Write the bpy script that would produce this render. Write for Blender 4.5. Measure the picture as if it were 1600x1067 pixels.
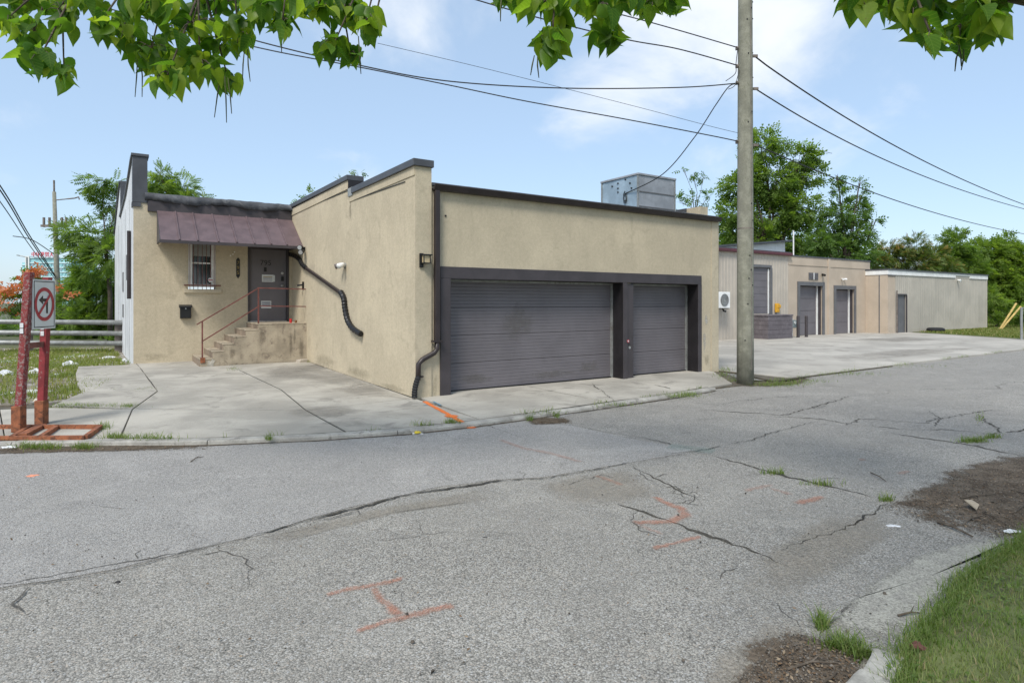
import bpy, math, random
import numpy as np
from mathutils import Vector, Matrix
R = math.radians
random.seed(7); rng = np.random.default_rng(7)
S = bpy.context.scene
for o in list(bpy.data.objects): bpy.data.objects.remove(o)

# ------------------------------------------------------------------ camera
F, CX, HY, CZ = 956.0, 800.0, 473.0, 1.65
_n = math.hypot(.55, .835); FW = Vector((.55/_n, .835/_n, 0)); RT = Vector((FW.y, -FW.x, 0)); UP = Vector((0, 0, 1))
CAMP = Vector((0, 0, CZ))
cam = bpy.data.cameras.new('camera'); co = bpy.data.objects.new('camera', cam); S.collection.objects.link(co)
co.location = CAMP; co.rotation_euler = (R(90), 0, -math.atan2(FW.x, FW.y))
cam.sensor_width = 36; cam.lens = F/1600*36; cam.shift_y = -(533.5-HY)/1600
cam.clip_start = .05; cam.clip_end = 6000
S.camera = co
S.render.resolution_x, S.render.resolution_y = 1024, 682

# ------------------------------------------------------------------ sky, sun, exposure
SUN_EL, SUN_DIR = 52, Vector((-.74, -.56, 0)).normalized()     # horizontal direction towards the sun
w = bpy.data.worlds.new('World'); S.world = w; w.use_nodes = True
nt = w.node_tree; N = nt.nodes; L = nt.links
for n in list(N): N.remove(n)
def nd(t, **k):
    n = N.new(t)
    for a, b in k.items(): setattr(n, a, b)
    return n
out = nd('ShaderNodeOutputWorld'); bg = nd('ShaderNodeBackground'); bg.inputs[1].default_value = .10
sky = nd('ShaderNodeTexSky', sky_type='NISHITA', sun_disc=False)
sky.sun_elevation = R(SUN_EL); sky.sun_rotation = math.atan2(SUN_DIR.x, SUN_DIR.y)
sky.air_density = 1.0; sky.dust_density = 1.0; sky.ozone_density = 1.6
tc = nd('ShaderNodeTexCoord'); sx = nd('ShaderNodeSeparateXYZ'); L.new(tc.outputs['Generated'], sx.inputs[0])
def mth(op, a, b=None, clamp=False):
    n = nd('ShaderNodeMath', operation=op, use_clamp=clamp)
    for i, v in enumerate((a, b)):
        if v is None: continue
        if isinstance(v, (int, float)): n.inputs[i].default_value = v
        else: L.new(v, n.inputs[i])
    return n.outputs[0]
zz = mth('ADD', mth('MAXIMUM', sx.outputs[2], 0.0), .42)
cx_ = mth('DIVIDE', sx.outputs[0], zz); cy_ = mth('DIVIDE', sx.outputs[1], zz)
cb = nd('ShaderNodeCombineXYZ'); L.new(cx_, cb.inputs[0]); L.new(cy_, cb.inputs[1]); cb.inputs[2].default_value = 15.52
def wnoise(scale, detail, rough, dist):
    n = nd('ShaderNodeTexNoise'); n.inputs['Scale'].default_value = scale; n.inputs['Detail'].default_value = detail
    n.inputs['Roughness'].default_value = rough; n.inputs['Distortion'].default_value = dist
    L.new(cb.outputs[0], n.inputs['Vector']); return n.outputs[0]
big = wnoise(1.25, 2.0, .5, .1); det = wnoise(3.2, 9.0, .56, .25)
mixn = mth('ADD', mth('MULTIPLY', big, .62), mth('MULTIPLY', det, .40))
rmp = nd('ShaderNodeMapRange', interpolation_type='SMOOTHSTEP'); L.new(mixn, rmp.inputs[0])
rmp.inputs[1].default_value = .505; rmp.inputs[2].default_value = .66; rmp.inputs[3].default_value = 0; rmp.inputs[4].default_value = .92
# thin veil of high haze over the whole sky, then the clouds
vm = nd('ShaderNodeMix', data_type='RGBA'); vm.inputs[0].default_value = .38
L.new(sky.outputs[0], vm.inputs[6]); vm.inputs[7].default_value = (6.2, 8.2, 10.6, 1)
cm = nd('ShaderNodeMix', data_type='RGBA'); L.new(rmp.outputs[0], cm.inputs[0])
L.new(vm.outputs[2], cm.inputs[6]); cm.inputs[7].default_value = (7.4, 7.7, 8.1, 1)
L.new(cm.outputs[2], bg.inputs[0]); L.new(bg.outputs[0], out.inputs[0])
sl = bpy.data.lights.new('sun', 'SUN'); sl.energy = 2.6; sl.angle = R(18); sl.color = (1, .955, .88)
so = bpy.data.objects.new('sun', sl); S.collection.objects.link(so)
sv = Vector((SUN_DIR.x*math.cos(R(SUN_EL)), SUN_DIR.y*math.cos(R(SUN_EL)), math.sin(R(SUN_EL))))
so.rotation_euler = sv.to_track_quat('Z', 'Y').to_euler(); so.location = (0, 0, 30)
S.view_settings.view_transform = 'Standard'; S.view_settings.look = 'None'; S.view_settings.gamma = 1
S.view_settings.exposure = .47

# ------------------------------------------------------------------ pixel helpers (photo pixel -> direction)
def ray(px, py): return FW + RT*((px-CX)/F) + UP*((HY-py)/F)
def G(px, py, z=0.0): v = ray(px, py); return CAMP + v*((z-CZ)/v.z)
def at(px, py, depth): return CAMP + ray(px, py)*depth
def OX(px, py, X): v = ray(px, py); return CAMP + v*(X/v.x)
def OY(px, py, Y): v = ray(px, py); return CAMP + v*(Y/v.y)

# ------------------------------------------------------------------ materials
def newmat(name):
    m = bpy.data.materials.new(name); m.use_nodes = True; t = m.node_tree
    return m, t, t.nodes, t.links, t.nodes['Principled BSDF']
class NB:
    def __init__(s, t): s.t = t; s.n = t.nodes; s.l = t.links
    def new(s, ty, **k):
        n = s.n.new(ty)
        for a, b in k.items(): setattr(n, a, b)
        return n
    def put(s, sock, v):
        if isinstance(v, (int, float)): sock.default_value = v
        elif isinstance(v, (tuple, list)): sock.default_value = (*v, 1) if len(v) == 3 and len(sock.default_value) == 4 else v
        else: s.l.new(v, sock)
    def math(s, op, a, b=0.0, clamp=False):
        n = s.new('ShaderNodeMath', operation=op, use_clamp=clamp); s.put(n.inputs[0], a); s.put(n.inputs[1], b); return n.outputs[0]
    def noise(s, vec, scale, detail=5, rough=.55, dist=0):
        n = s.new('ShaderNodeTexNoise'); s.put(n.inputs['Vector'], vec); n.inputs['Scale'].default_value = scale
        n.inputs['Detail'].default_value = detail; n.inputs['Roughness'].default_value = rough; n.inputs['Distortion'].default_value = dist
        return n.outputs[0]
    def ramp(s, v, a, b, c=0.0, d=1.0):
        n = s.new('ShaderNodeMapRange', interpolation_type='SMOOTHSTEP'); s.put(n.inputs[0], v)
        for i, q in enumerate((a, b, c, d)): n.inputs[i+1].default_value = q
        return n.outputs[0]
    def mix(s, f, a, b, mode='MIX'):
        n = s.new('ShaderNodeMix', data_type='RGBA', blend_type=mode); s.put(n.inputs[0], f); s.put(n.inputs[6], a); s.put(n.inputs[7], b); return n.outputs[2]
    def pos(s, sc=(1, 1, 1)):
        g = s.new('ShaderNodeNewGeometry')
        if sc == (1, 1, 1): return g.outputs['Position']
        m = s.new('ShaderNodeMapping'); s.l.new(g.outputs['Position'], m.inputs[0]); m.inputs['Scale'].default_value = sc; return m.outputs[0]
    def bump(s, h, strength, dist=.01):
        n = s.new('ShaderNodeBump'); n.inputs['Strength'].default_value = strength; n.inputs['Distance'].default_value = dist; s.put(n.inputs['Height'], h); return n.outputs[0]
def mul(c, k): return tuple(min(1, x*k) for x in c)
MATS = {}
def surf(name, col, rough=.75, var=.18, vs=2.5, bump=.15, bs=80., metal=0., col2=None, fine=.12, streak=0., spec=.4, cov=(.52, .68), objvar=0., mott=0.):
    if name in MATS: return MATS[name]
    m, t, n, l, b = newmat(name); q = NB(t); P = q.pos()
    a = q.noise(P, vs, 6, .6, .3)
    c = q.mix(q.ramp(a, .36, .66), mul(col, 1-var), mul(col, 1+var*.6))
    if col2: c = q.mix(q.ramp(q.noise(P, vs*2.3, 8, .65, .6), *cov), c, col2)
    f = q.noise(P, bs, 3, .6)
    c = q.mix(1.0, c, q.mix(f, (1-fine*2,)*3, (1+fine*2,)*3), 'MULTIPLY')
    if mott: c = q.mix(1.0, c, q.mix(q.ramp(q.noise(P, 15, 4, .65), .3, .7), (1-mott,)*3, (1+mott,)*3), 'MULTIPLY')
    if streak:
        st = q.noise(q.pos((6, 6, .35)), 1.6, 5, .6)
        c = q.mix(q.ramp(st, .5, .8, 0, streak), c, mul(col, .55))
    if objvar:
        oi = q.new('ShaderNodeObjectInfo')
        k = q.math('ADD', q.math('MULTIPLY', oi.outputs['Random'], 2*objvar), 1-objvar)
        cc = q.new('ShaderNodeCombineColor')
        for i in range(3): q.put(cc.inputs[i], k)
        c = q.mix(1.0, c, cc.outputs[0], 'MULTIPLY')
    q.put(b.inputs['Base Color'], c)
    q.put(b.inputs['Roughness'], q.math('ADD', q.math('MULTIPLY', a, .2), rough-.1))
    b.inputs['Metallic'].default_value = metal; b.inputs['Specular IOR Level'].default_value = spec
    if bump: q.put(b.inputs['Normal'], q.bump(f, bump, .004))
    MATS[name] = m; return m

def asphalt(name, base, contrast, scale, tintc):
    m, t, n, l, b = newmat(name); q = NB(t); P = q.pos()
    wv = q.new('ShaderNodeVectorMath', operation='ADD'); l.new(P, wv.inputs[0])
    nn = q.new('ShaderNodeTexNoise'); l.new(P, nn.inputs['Vector']); nn.inputs['Scale'].default_value = 60
    vs = q.new('ShaderNodeVectorMath', operation='SCALE'); l.new(nn.outputs['Color'], vs.inputs[0]); vs.inputs['Scale'].default_value = .012
    l.new(vs.outputs[0], wv.inputs[1])
    v = q.new('ShaderNodeTexVoronoi'); l.new(wv.outputs[0], v.inputs['Vector']); v.inputs['Scale'].default_value = scale
    sc = q.new('ShaderNodeSeparateColor'); l.new(v.outputs['Color'], sc.inputs[0])
    stone = sc.outputs[0]
    blot = q.noise(P, .45, 7, .62, .4); mid = q.noise(P, 3.2, 6, .65, .5); tiny = q.noise(P, 26, 4, .7)
    c = q.mix(q.ramp(blot, .38, .64), mul(base, .89), mul(base, 1.08))
    trk = q.noise(q.pos((.10, .85, 1)), 1.0, 5, .6, .5); c = q.mix(q.ramp(trk, .40, .66), mul(base, .94), c)
    pat = q.noise(P, 1.1, 3, .5, 1.2); c = q.mix(q.ramp(pat, .56, .64, 0, .45), c, mul(base, 1.22))
    c = q.mix(q.ramp(mid, .40, .72, 0, .5), c, tintc)
    c = q.mix(q.ramp(mid, .30, .42, .35, 0), c, mul(base, .55))
    k = q.math('ADD', q.math('MULTIPLY', q.math('MULTIPLY', q.math('SUBTRACT', stone, .5), contrast), q.ramp(q.noise(P, .9, 5, .6, .4), .35, .65, .45, 1.15)), 1.0)
    k = q.math('MULTIPLY', k, q.ramp(v.outputs['Distance'], .35, .75, 1.06, .55))
    k = q.math('MULTIPLY', k, q.ramp(tiny, .30, .46, .72, 1.0))
    cc = q.new('ShaderNodeCombineColor')
    for i in range(3): q.put(cc.inputs[i], k)
    c = q.mix(1.0, c, cc.outputs[0], 'MULTIPLY')
    # a few warm and pale stones
    c = q.mix(q.ramp(sc.outputs[1], .93, .96, 0, .5), c, (.42, .36, .30))
    c = q.mix(q.ramp(sc.outputs[2], .90, .95, 0, .5), c, (.50, .50, .49))
    q.put(b.inputs['Base Color'], c); b.inputs['Roughness'].default_value = .9; b.inputs['Specular IOR Level'].default_value = .25
    h = q.math('ADD', q.math('MULTIPLY', v.outputs['Distance'], -1.0), q.math('MULTIPLY', tiny, .6))
    q.put(b.inputs['Normal'], q.bump(h, .55, .008))
    return m

def patchmat(name, col, col2, thr=.5, soft=.22, scale=7., grain=70., amax=1.0, rough=.95, bump=.4, na=.8, ng=.7):
    """overlay whose ragged border comes from the vertex attribute 'edge' plus noise"""
    m, t, n, l, b = newmat(name); q = NB(t); P = q.pos()
    e = q.new('ShaderNodeAttribute', attribute_name='edge').outputs['Fac']
    a1 = q.noise(P, scale, 9, .75, .8); g = q.noise(P, grain, 4, .7)
    f = q.math('ADD', q.math('MULTIPLY', e, .75), q.math('SUBTRACT', q.math('ADD', q.math('MULTIPLY', a1, na), q.math('MULTIPLY', g, ng)), (na+ng)/2))
    al = q.ramp(f, thr-soft, thr+soft, 0, amax)
    c = q.mix(q.ramp(q.noise(P, scale*1.7, 6, .7), .35, .65), col, col2)
    c = q.mix(1.0, c, q.mix(q.ramp(g, .3, .7), (.6,)*3, (1.35,)*3), 'MULTIPLY')
    q.put(b.inputs['Base Color'], c); q.put(b.inputs['Alpha'], al); b.inputs['Roughness'].default_value = rough; b.inputs['Specular IOR Level'].default_value = .2
    if bump: q.put(b.inputs['Normal'], q.bump(g, bump, .01))
    return m

def leafmat(name, cols, trans=.35, rough=.55):
    m, t, n, l, b = newmat(name); q = NB(t)
    tint = q.new('ShaderNodeAttribute', attribute_name='tint').outputs['Fac']
    cr = q.new('ShaderNodeValToRGB'); l.new(tint, cr.inputs[0])
    el = cr.color_ramp.elements
    el[0].position = 0; el[0].color = (*cols[0], 1); el[1].position = 1; el[1].color = (*cols[-1], 1)
    for i, c in enumerate(cols[1:-1]): e = el.new((i+1)/(len(cols)-1)); e.color = (*c, 1)
    q.put(b.inputs['Base Color'], cr.outputs[0]); b.inputs['Roughness'].default_value = rough; b.inputs['Specular IOR Level'].default_value = .3
    tr = q.new('ShaderNodeBsdfTranslucent'); q.put(tr.inputs[0], q.mix(1.0, cr.outputs[0], (1.75, 1.8, .7), 'MULTIPLY'))
    mx = q.new('ShaderNodeMixShader'); mx.inputs[0].default_value = trans
    l.new(b.outputs[0], mx.inputs[1]); l.new(tr.outputs[0], mx.inputs[2])
    o = [x for x in n if x.type == 'OUTPUT_MATERIAL'][0]; l.new(mx.outputs[0], o.inputs[0]); return m

STUCCO = (.525, .452, .328)
m_stucco = surf('stucco', STUCCO, .9, .08, 1.1, .8, 70, col2=mul(STUCCO, .86), fine=.16, streak=.16, spec=.2, mott=.05)
m_stucco_far = surf('stucco_pinkish', (.485, .405, .32), .9, .08, .9, .3, 45, fine=.06, streak=.12, spec=.2)
m_step = surf('painted_concrete', (.38, .325, .245), .9, .22, 2.2, .4, 50, col2=(.22, .18, .14), fine=.1, streak=.5, spec=.2)
m_riser = surf('riser_paint', (.27, .215, .165), .9, .2, 4, .3, 60, spec=.2)
m_conc = surf('concrete', (.375, .352, .305), .92, .2, .8, .35, 95, col2=(.25, .235, .205), fine=.16, spec=.2, objvar=.06)
m_conc_lot = surf('concrete_lot', (.40, .375, .33), .92, .16, .5, .35, 60, col2=(.28, .26, .23), fine=.10, spec=.2, objvar=.05)
m_kerb = surf('kerb_concrete', (.36, .345, .31), .9, .25, 3, .5, 70, col2=(.19, .18, .16), fine=.16, spec=.2)
m_soil = surf('joint_soil', (.11, .095, .07), .95, .3, 6, .5, 60)
m_door = surf('door_charcoal', (.152, .140, .150), .55, .10, 1.3, .05, 90, fine=.03, streak=.14)
m_frame = surf('frame_charcoal', (.058, .050, .054), .5, .15, 3, .05, 90, fine=.03)
m_dark = surf('near_black', (.018, .016, .018), .5, .2, 3, .05, 60, fine=.03)
m_cap = surf('cap_metal', (.072, .076, .086), .45, .18, 2, .06, 40, fine=.03)
m_membrane = surf('roof_membrane', (.085, .09, .10), .8, .3, 2.5, .6, 25, col2=(.15, .155, .16), fine=.1)
m_brown = surf('brown_gutter', (.036, .027, .027), .4, .2, 3, .04, 60, fine=.03)
m_awn = surf('awning_sheet', (.128, .090, .094), .5, .16, 3.5, .04, 40, fine=.03, streak=.3)
m_white = surf('white_paint', (.78, .78, .76), .6, .08, 3, .1, 60, fine=.03)
m_sidewhite = surf('white_siding', (.66, .67, .68), .55, .12, 1.1, .08, 40, fine=.03, streak=.35)
m_rustred = surf('rusty_red_rail', (.17, .06, .05), .7, .3, 9, .3, 90, col2=(.09, .035, .02))
m_rust = surf('rust_orange', (.29, .105, .05), .85, .3, 8, .5, 70, col2=(.12, .05, .03), cov=(.5, .62))
m_redpost = surf('peeling_red_post', (.23, .030, .034), .7, .25, 9, .4, 60, col2=(.27, .17, .15), cov=(.60, .68))
m_redpost2 = surf('peeling_red_grey_post', (.21, .035, .035), .75, .25, 14, .4, 60, col2=(.25, .18, .165), cov=(.49, .60))
m_galv = surf('galvanised', (.33, .34, .33), .5, .2, 5, .1, 60, metal=.35, col2=(.22, .21, .19))
m_galvpost = surf('weathered_post', (.20, .17, .15), .85, .3, 6, .5, 50)
m_hvac = surf('hvac_sheet', (.40, .50, .57), .45, .2, 2.2, .06, 30, metal=.4, col2=(.28, .36, .42), fine=.04)
m_hvac2 = surf('hvac_sheet_grey', (.36, .37, .39), .5, .2, 2.2, .06, 30, metal=.35, fine=.04)
m_black = surf('black_plastic', (.012, .012, .013), .4, .2, 5, .05, 60, fine=.03)
m_lampglass = surf('lamp_glass', (.50, .40, .24), .25, .2, 9, 0, 60)
m_silver = surf('silver', (.55, .55, .55), .3, .1, 8, 0, 60, metal=.7)
m_paper = surf('paper', (.66, .67, .66), .7, .05, 6, 0, 60, fine=.02)
m_print = surf('print_grey', (.16, .17, .22), .7, .1, 9, 0, 60)
m_printy = surf('print_ochre', (.30, .22, .08), .7, .1, 9, 0, 60)
m_glass = surf('window_dark', (.012, .014, .017), .06, .2, 2, 0, 20, spec=.9, fine=.02)
m_blind = surf('window_blind', (.30, .31, .30), .5, .1, 3, 0, 40)
m_pole = surf('pole_wood', (.255, .25, .20), .9, .2, 5, .5, 40, col2=(.20, .20, .15), fine=.12, streak=.5, spec=.2)
m_wire = surf('wire', (.02, .02, .02), .6, .1, 3, 0, 30)
m_rib = surf('ribbed_steel_beige', (.46, .41, .345), .5, .08, 1.2, .05, 40, fine=.03, streak=.2)
m_rib2 = surf('ribbed_steel_shed', (.44, .405, .345), .55, .10, .8, .05, 40, fine=.03, streak=.3)
m_maroon = surf('maroon_gutter', (.10, .028, .035), .45, .2, 3, .04, 50)
m_greyfr = surf('grey_frame', (.13, .13, .135), .55, .12, 3, .05, 60)
m_block = surf('painted_block', (.13, .115, .125), .85, .15, 3, .4, 40, col2=(.18, .16, .17))
m_yellow = surf('yellow_paint', (.62, .33, .03), .6, .15, 6, .1, 60)
m_stake = surf('yellow_stake', (.55, .40, .14), .7, .2, 5, .1, 60)
m_green = surf('meter_green_grey', (.19, .23, .24), .5, .15, 6, .1, 60)
m_rubber = surf('tyre_rubber', (.02, .02, .021), .8, .2, 8, .3, 50)
m_signw = surf('sign_white', (.60, .63, .62), .45, .06, 5, .03, 50, fine=.02)
m_signr = surf('sign_red', (.36, .03, .045), .45, .1, 9, .03, 50)
m_signk = surf('sign_black', (.02, .022, .025), .5, .1, 9, .03, 50)
m_bark = surf('bark', (.10, .08, .06), .95, .3, 6, .8, 30, col2=(.17, .14, .11))
m_bag = surf('plastic_litter', (.66, .67, .68), .5, .1, 6, .3, 40)
m_red = surf('can_red', (.5, .03, .03), .35, .1, 9, 0, 60)
m_copper = surf('can_brown', (.23, .11, .05), .4, .2, 9, 0, 60)
m_litter_o = surf('litter_orange', (.62, .24, .14), .6, .2, 9, .1, 60)
m_litter_y = surf('litter_yellow', (.68, .52, .04), .6, .2, 9, .1, 60)
m_brick = surf('concrete_lump', (.45, .40, .33), .95, .2, 9, .6, 40)
m_glassblue = surf('hazed_blue_curtain_wall', (.30, .56, .60), .3, .12, .12, 0, 4, spec=.6, fine=.02)  # distance haze put into the pale tower colours, no haze volume
m_glassblue2 = surf('hazed_pale_band', (.55, .70, .73), .4, .05, .12, 0, 4)
m_redlett = surf('red_letters', (.70, .10, .13), .5, .05, 2, 0, 10)
m_asph = asphalt('asphalt_coarse', (.302, .287, .258), .72, 112, (.35, .33, .29))
m_asph2 = asphalt('asphalt_overlay', (.355, .341, .320), .60, 150, (.375, .357, .33))
m_ground = surf('far_ground', (.11, .12, .06), .95, .3, .3, .5, 10)
m_lotsoil = surf('lot_soil', (.17, .145, .105), .95, .35, 1.8, .6, 30, col2=(.33, .31, .28), cov=(.48, .6))
m_turf = surf('turf_soil', (.12, .14, .05), .95, .3, 3, .5, 40, col2=(.15, .13, .07))
m_crack = patchmat('crack_dark', (.055, .051, .044), (.09, .082, .066), .36, .2, 16, 60, 1.0)
m_hair = patchmat('hairline_dark', (.07, .066, .06), (.10, .092, .08), .50, .25, 10, 70, .85)
m_dirt = patchmat('dirt_brown', (.085, .064, .045), (.15, .12, .09), .38, .16, 2.4, 60, .96, na=1.7, ng=1.3)
m_dust = patchmat('dust_pale', (.34, .30, .245), (.27, .245, .205), .60, .4, 2.2, 40, .55)
m_gutterdirt = patchmat('gutter_dirt', (.075, .055, .038), (.13, .105, .075), .40, .16, 5, 60, .97, na=1.3, ng=1.2)
m_worn = patchmat('worn_concrete', (.38, .365, .315), (.31, .295, .26), .30, .25, 5, 90, .95)
m_paint = patchmat('spray_orange_faded', (.56, .19, .10), (.47, .23, .15), .66, .36, 9, 130, .48)
m_paint_fresh = patchmat('spray_orange_fresh', (.80, .20, .045), (.72, .20, .06), .50, .28, 8, 120, .92)
m_paint_faint = patchmat('spray_orange_faint', (.50, .24, .16), (.43, .27, .21), .74, .36, 9, 130, .45)
m_paint_green = patchmat('spray_green_faint', (.20, .32, .28), (.24, .34, .30), .72, .4, 6, 95, .32)
m_paint_blue = patchmat('spray_blue', (.08, .22, .33), (.12, .26, .34), .60, .22, 8, 95, .85)
m_stain = patchmat('concrete_stain', (.17, .155, .13), (.22, .20, .175), .62, .4, 1.8, 30, .36, na=1.3)
m_grass = leafmat('grass_blades', [(.085, .14, .03), (.14, .21, .05), (.20, .25, .085), (.34, .28, .17)], .40)
m_grassdry = leafmat('lot_grass', [(.085, .14, .026), (.15, .20, .04), (.22, .235, .07), (.33, .27, .14)], .35)
m_leafA = leafmat('leaf_mid_green', [(.078, .138, .030), (.138, .215, .045), (.205, .29, .07)], .52)
m_leafB = leafmat('leaf_deep_green', [(.060, .118, .032), (.108, .185, .046), (.16, .245, .064)], .50)
m_leafC = leafmat('leaf_yellow_green', [(.095, .155, .032), (.16, .24, .046), (.23, .30, .072)], .55)
m_leafS = leafmat('leaf_sumac', [(.045, .09, .02), (.085, .14, .03), (.14, .17, .04), (.36, .18, .045)], .3)
m_cat = leafmat('catalpa_leaf', [(.05, .125, .018), (.105, .20, .022), (.22, .30, .032)], .58, .42)
m_catv = leafmat('catalpa_leaf_veined', [(.05, .125, .018), (.105, .20, .022), (.22, .30, .040)], .58, .62)
q = NB(m_catv.node_tree); oc = q.new('ShaderNodeTexCoord').outputs['Object']; sxx = q.new('ShaderNodeSeparateXYZ'); q.l.new(oc, sxx.inputs[0])
ay = q.math('ABSOLUTE', sxx.outputs[1]); vv = q.math('ABSOLUTE', q.math('SUBTRACT', q.math('FRACT', q.math('MULTIPLY', q.math('SUBTRACT', sxx.outputs[0], q.math('MULTIPLY', ay, .75)), 6.5)), .5))
vein = q.math('MAXIMUM', q.ramp(vv, .03, .10, 1, 0), q.ramp(ay, .008, .022, 1, 0))
blo = q.noise(oc, 3.0, 5, .6); ori = q.new('ShaderNodeObjectInfo').outputs['Random']
for nn_ in list(q.n):
    if nn_.type == 'VALTORGB':
        src = nn_.outputs[0]; tgt = [l.to_socket for l in src.links]
        c_ = q.mix(q.math('MULTIPLY', vein, .35), src, (.22, .33, .08)); c_ = q.mix(1.0, c_, q.mix(q.math('ADD', q.math('MULTIPLY', blo, .5), q.math('MULTIPLY', ori, .5)), (.62, .68, .6), (1.35, 1.3, 1.2)), 'MULTIPLY')
        c_ = q.mix(q.ramp(q.noise(oc, 9, 3, .5), .70, .74, 0, .8), c_, (.16, .10, .03))
        for t_ in tgt: q.l.new(c_, t_)
m_petal = leafmat('orange_petal', [(.48, .13, .05), (.58, .24, .12)], .3)
m_pod = surf('seed_pod', (.09, .10, .035), .7, .2, 6, .1, 50)
m_leaflit = leafmat('leaf_litter', [(.09, .055, .03), (.16, .10, .055), (.28, .22, .15)], .05)

# ------------------------------------------------------------------ mesh helpers
col = S.collection
def root_of(o):
    v = Vector((0, 0, 0))
    while o: v += o.location; o = o.parent
    return v
def link(name, me, parent=None, loc=None):
    o = bpy.data.objects.new(name, me); col.objects.link(o)
    if parent: o.parent = parent
    elif loc is not None: o.location = loc
    return o
def tag(o, label=None, cat=None, group=None, kind=None):
    if label: o['label'] = label
    if cat: o['category'] = cat
    if group: o['group'] = group
    if kind: o['kind'] = kind
    return o
def thing(name, loc, label=None, cat=None, group=None, kind=None):
    o = bpy.data.objects.new(name, None); col.objects.link(o); o.location = loc; o.empty_display_size = .1
    return tag(o, label, cat, group, kind)
class MB:
    def __init__(s): s.v = []; s.f = []
    def add(s, vs, fs):
        k = len(s.v); s.v += [tuple(x) for x in vs]; s.f += [tuple(i+k for i in f) for f in fs]; return s
    def box(s, x0, x1, y0, y1, z0, z1):
        return s.add([(x, y, z) for z in (z0, z1) for x, y in ((x0, y0), (x1, y0), (x1, y1), (x0, y1))],
                     [(0, 3, 2, 1), (4, 5, 6, 7), (0, 1, 5, 4), (1, 2, 6, 5), (2, 3, 7, 6), (3, 0, 4, 7)])
    def obox(s, c, ax, ay, az):
        c = Vector(c); ax = Vector(ax); ay = Vector(ay); az = Vector(az)
        return s.add([c+ax*i+ay*j+az*k for k in (-1, 1) for i, j in ((-1, -1), (1, -1), (1, 1), (-1, 1))],
                     [(0, 3, 2, 1), (4, 5, 6, 7), (0, 1, 5, 4), (1, 2, 6, 5), (2, 3, 7, 6), (3, 0, 4, 7)])
    def bar(s, p, q, wd, ht, up=(0, 0, 1)):
        p = Vector(p); q = Vector(q); d = (q-p); u = Vector(up); r = d.cross(u).normalized(); u2 = r.cross(d).normalized()
        return s.obox((p+q)/2, d/2, r*wd/2, u2*ht/2)
    def tube(s, pts, rad, n=8, cap=True):
        pts = [Vector(p) for p in pts]; m = len(pts)
        rad = rad if isinstance(rad, (list, tuple)) else [rad]*m
        vs = []; prev = None
        for i, p in enumerate(pts):
            d = (pts[min(i+1, m-1)]-pts[max(i-1, 0)]).normalized()
            if prev is None:
                a = Vector((0, 0, 1)) if abs(d.z) < .9 else Vector((1, 0, 0)); u = d.cross(a).normalized()
            else: u = (prev-d*prev.dot(d)).normalized()
            prev = u; v = d.cross(u)
            vs += [p+(u*math.cos(2*math.pi*k/n)+v*math.sin(2*math.pi*k/n))*rad[i] for k in range(n)]
        fs = [(i*n+k, i*n+(k+1) % n, (i+1)*n+(k+1) % n, (i+1)*n+k) for i in range(m-1) for k in range(n)]
        if cap: fs += [tuple(range(n-1, -1, -1)), tuple((m-1)*n+k for k in range(n))]
        return s.add(vs, fs)
    def prism(s, poly, z0, z1):                       # xy polygon (ccw) -> solid; z1 may be a function
        n = len(poly); zt = z1 if callable(z1) else (lambda x, y: z1)
        ar = sum(poly[i][0]*poly[(i+1) % n][1]-poly[(i+1) % n][0]*poly[i][1] for i in range(n))
        if ar < 0: poly = poly[::-1]
        vs = [(p[0], p[1], z0) for p in poly]+[(p[0], p[1], zt(p[0], p[1])) for p in poly]
        return s.add(vs, [tuple(range(n-1, -1, -1)), tuple(range(n, 2*n))]+[(i, (i+1) % n, n+(i+1) % n, n+i) for i in range(n)])
    def ext(s, poly3, d):                             # planar 3-D polygon extruded by vector d
        n = len(poly3); d = Vector(d); a = [Vector(p) for p in poly3]
        return s.add(a+[p+d for p in a], [tuple(range(n)), tuple(range(2*n-1, n-1, -1))]+[(i, n+i, n+(i+1) % n, (i+1) % n) for i in range(n)])
    def mesh(s, name, mat, org=(0, 0, 0), smooth=False):
        me = bpy.data.meshes.new(name); o = Vector(org)
        me.from_pydata([(v[0]-o.x, v[1]-o.y, v[2]-o.z) for v in s.v], [], s.f); me.materials.append(mat); me.update()
        import bmesh
        bm = bmesh.new(); bm.from_mesh(me); bmesh.ops.recalc_face_normals(bm, faces=bm.faces); bm.to_mesh(me); bm.free()
        if smooth: me.shade_smooth()
        return me
    def build(s, name, mat, parent=None, loc=None, smooth=False, bevel=0.0):
        org = root_of(parent) if parent else (Vector(loc) if loc is not None else Vector((0, 0, 0)))
        o = link(name, s.mesh(name, mat, org, smooth), parent, loc)
        if bevel:
            b = o.modifiers.new('bevel', 'BEVEL'); b.width = bevel; b.segments = 2; b.limit_method = 'ANGLE'; b.angle_limit = R(40)
        return o
def one(name, mb, mat, label, cat, group=None, base=None, smooth=False, bevel=0.0):
    v = np.array(mb.v); b = base or (v[:, 0].mean(), v[:, 1].mean(), v[:, 2].min())
    return tag(mb.build(name, mat, None, b, smooth, bevel), label, cat, group)
def npmesh(name, verts, faces, mat, tint=None):       # verts (n,3), faces (m,k) same size
    me = bpy.data.meshes.new(name); m, k = faces.shape
    me.vertices.add(len(verts)); me.vertices.foreach_set('co', verts.astype(np.float32).ravel())
    me.loops.add(m*k); me.loops.foreach_set('vertex_index', faces.astype(np.int32).ravel())
    me.polygons.add(m); me.polygons.foreach_set('loop_start', np.arange(0, m*k, k, dtype=np.int32))
    if tint is not None:
        a = me.attributes.new('tint', 'FLOAT', 'POINT'); a.data.foreach_set('value', tint.astype(np.float32))
    me.materials.append(mat); me.update(calc_edges=True); return me
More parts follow.
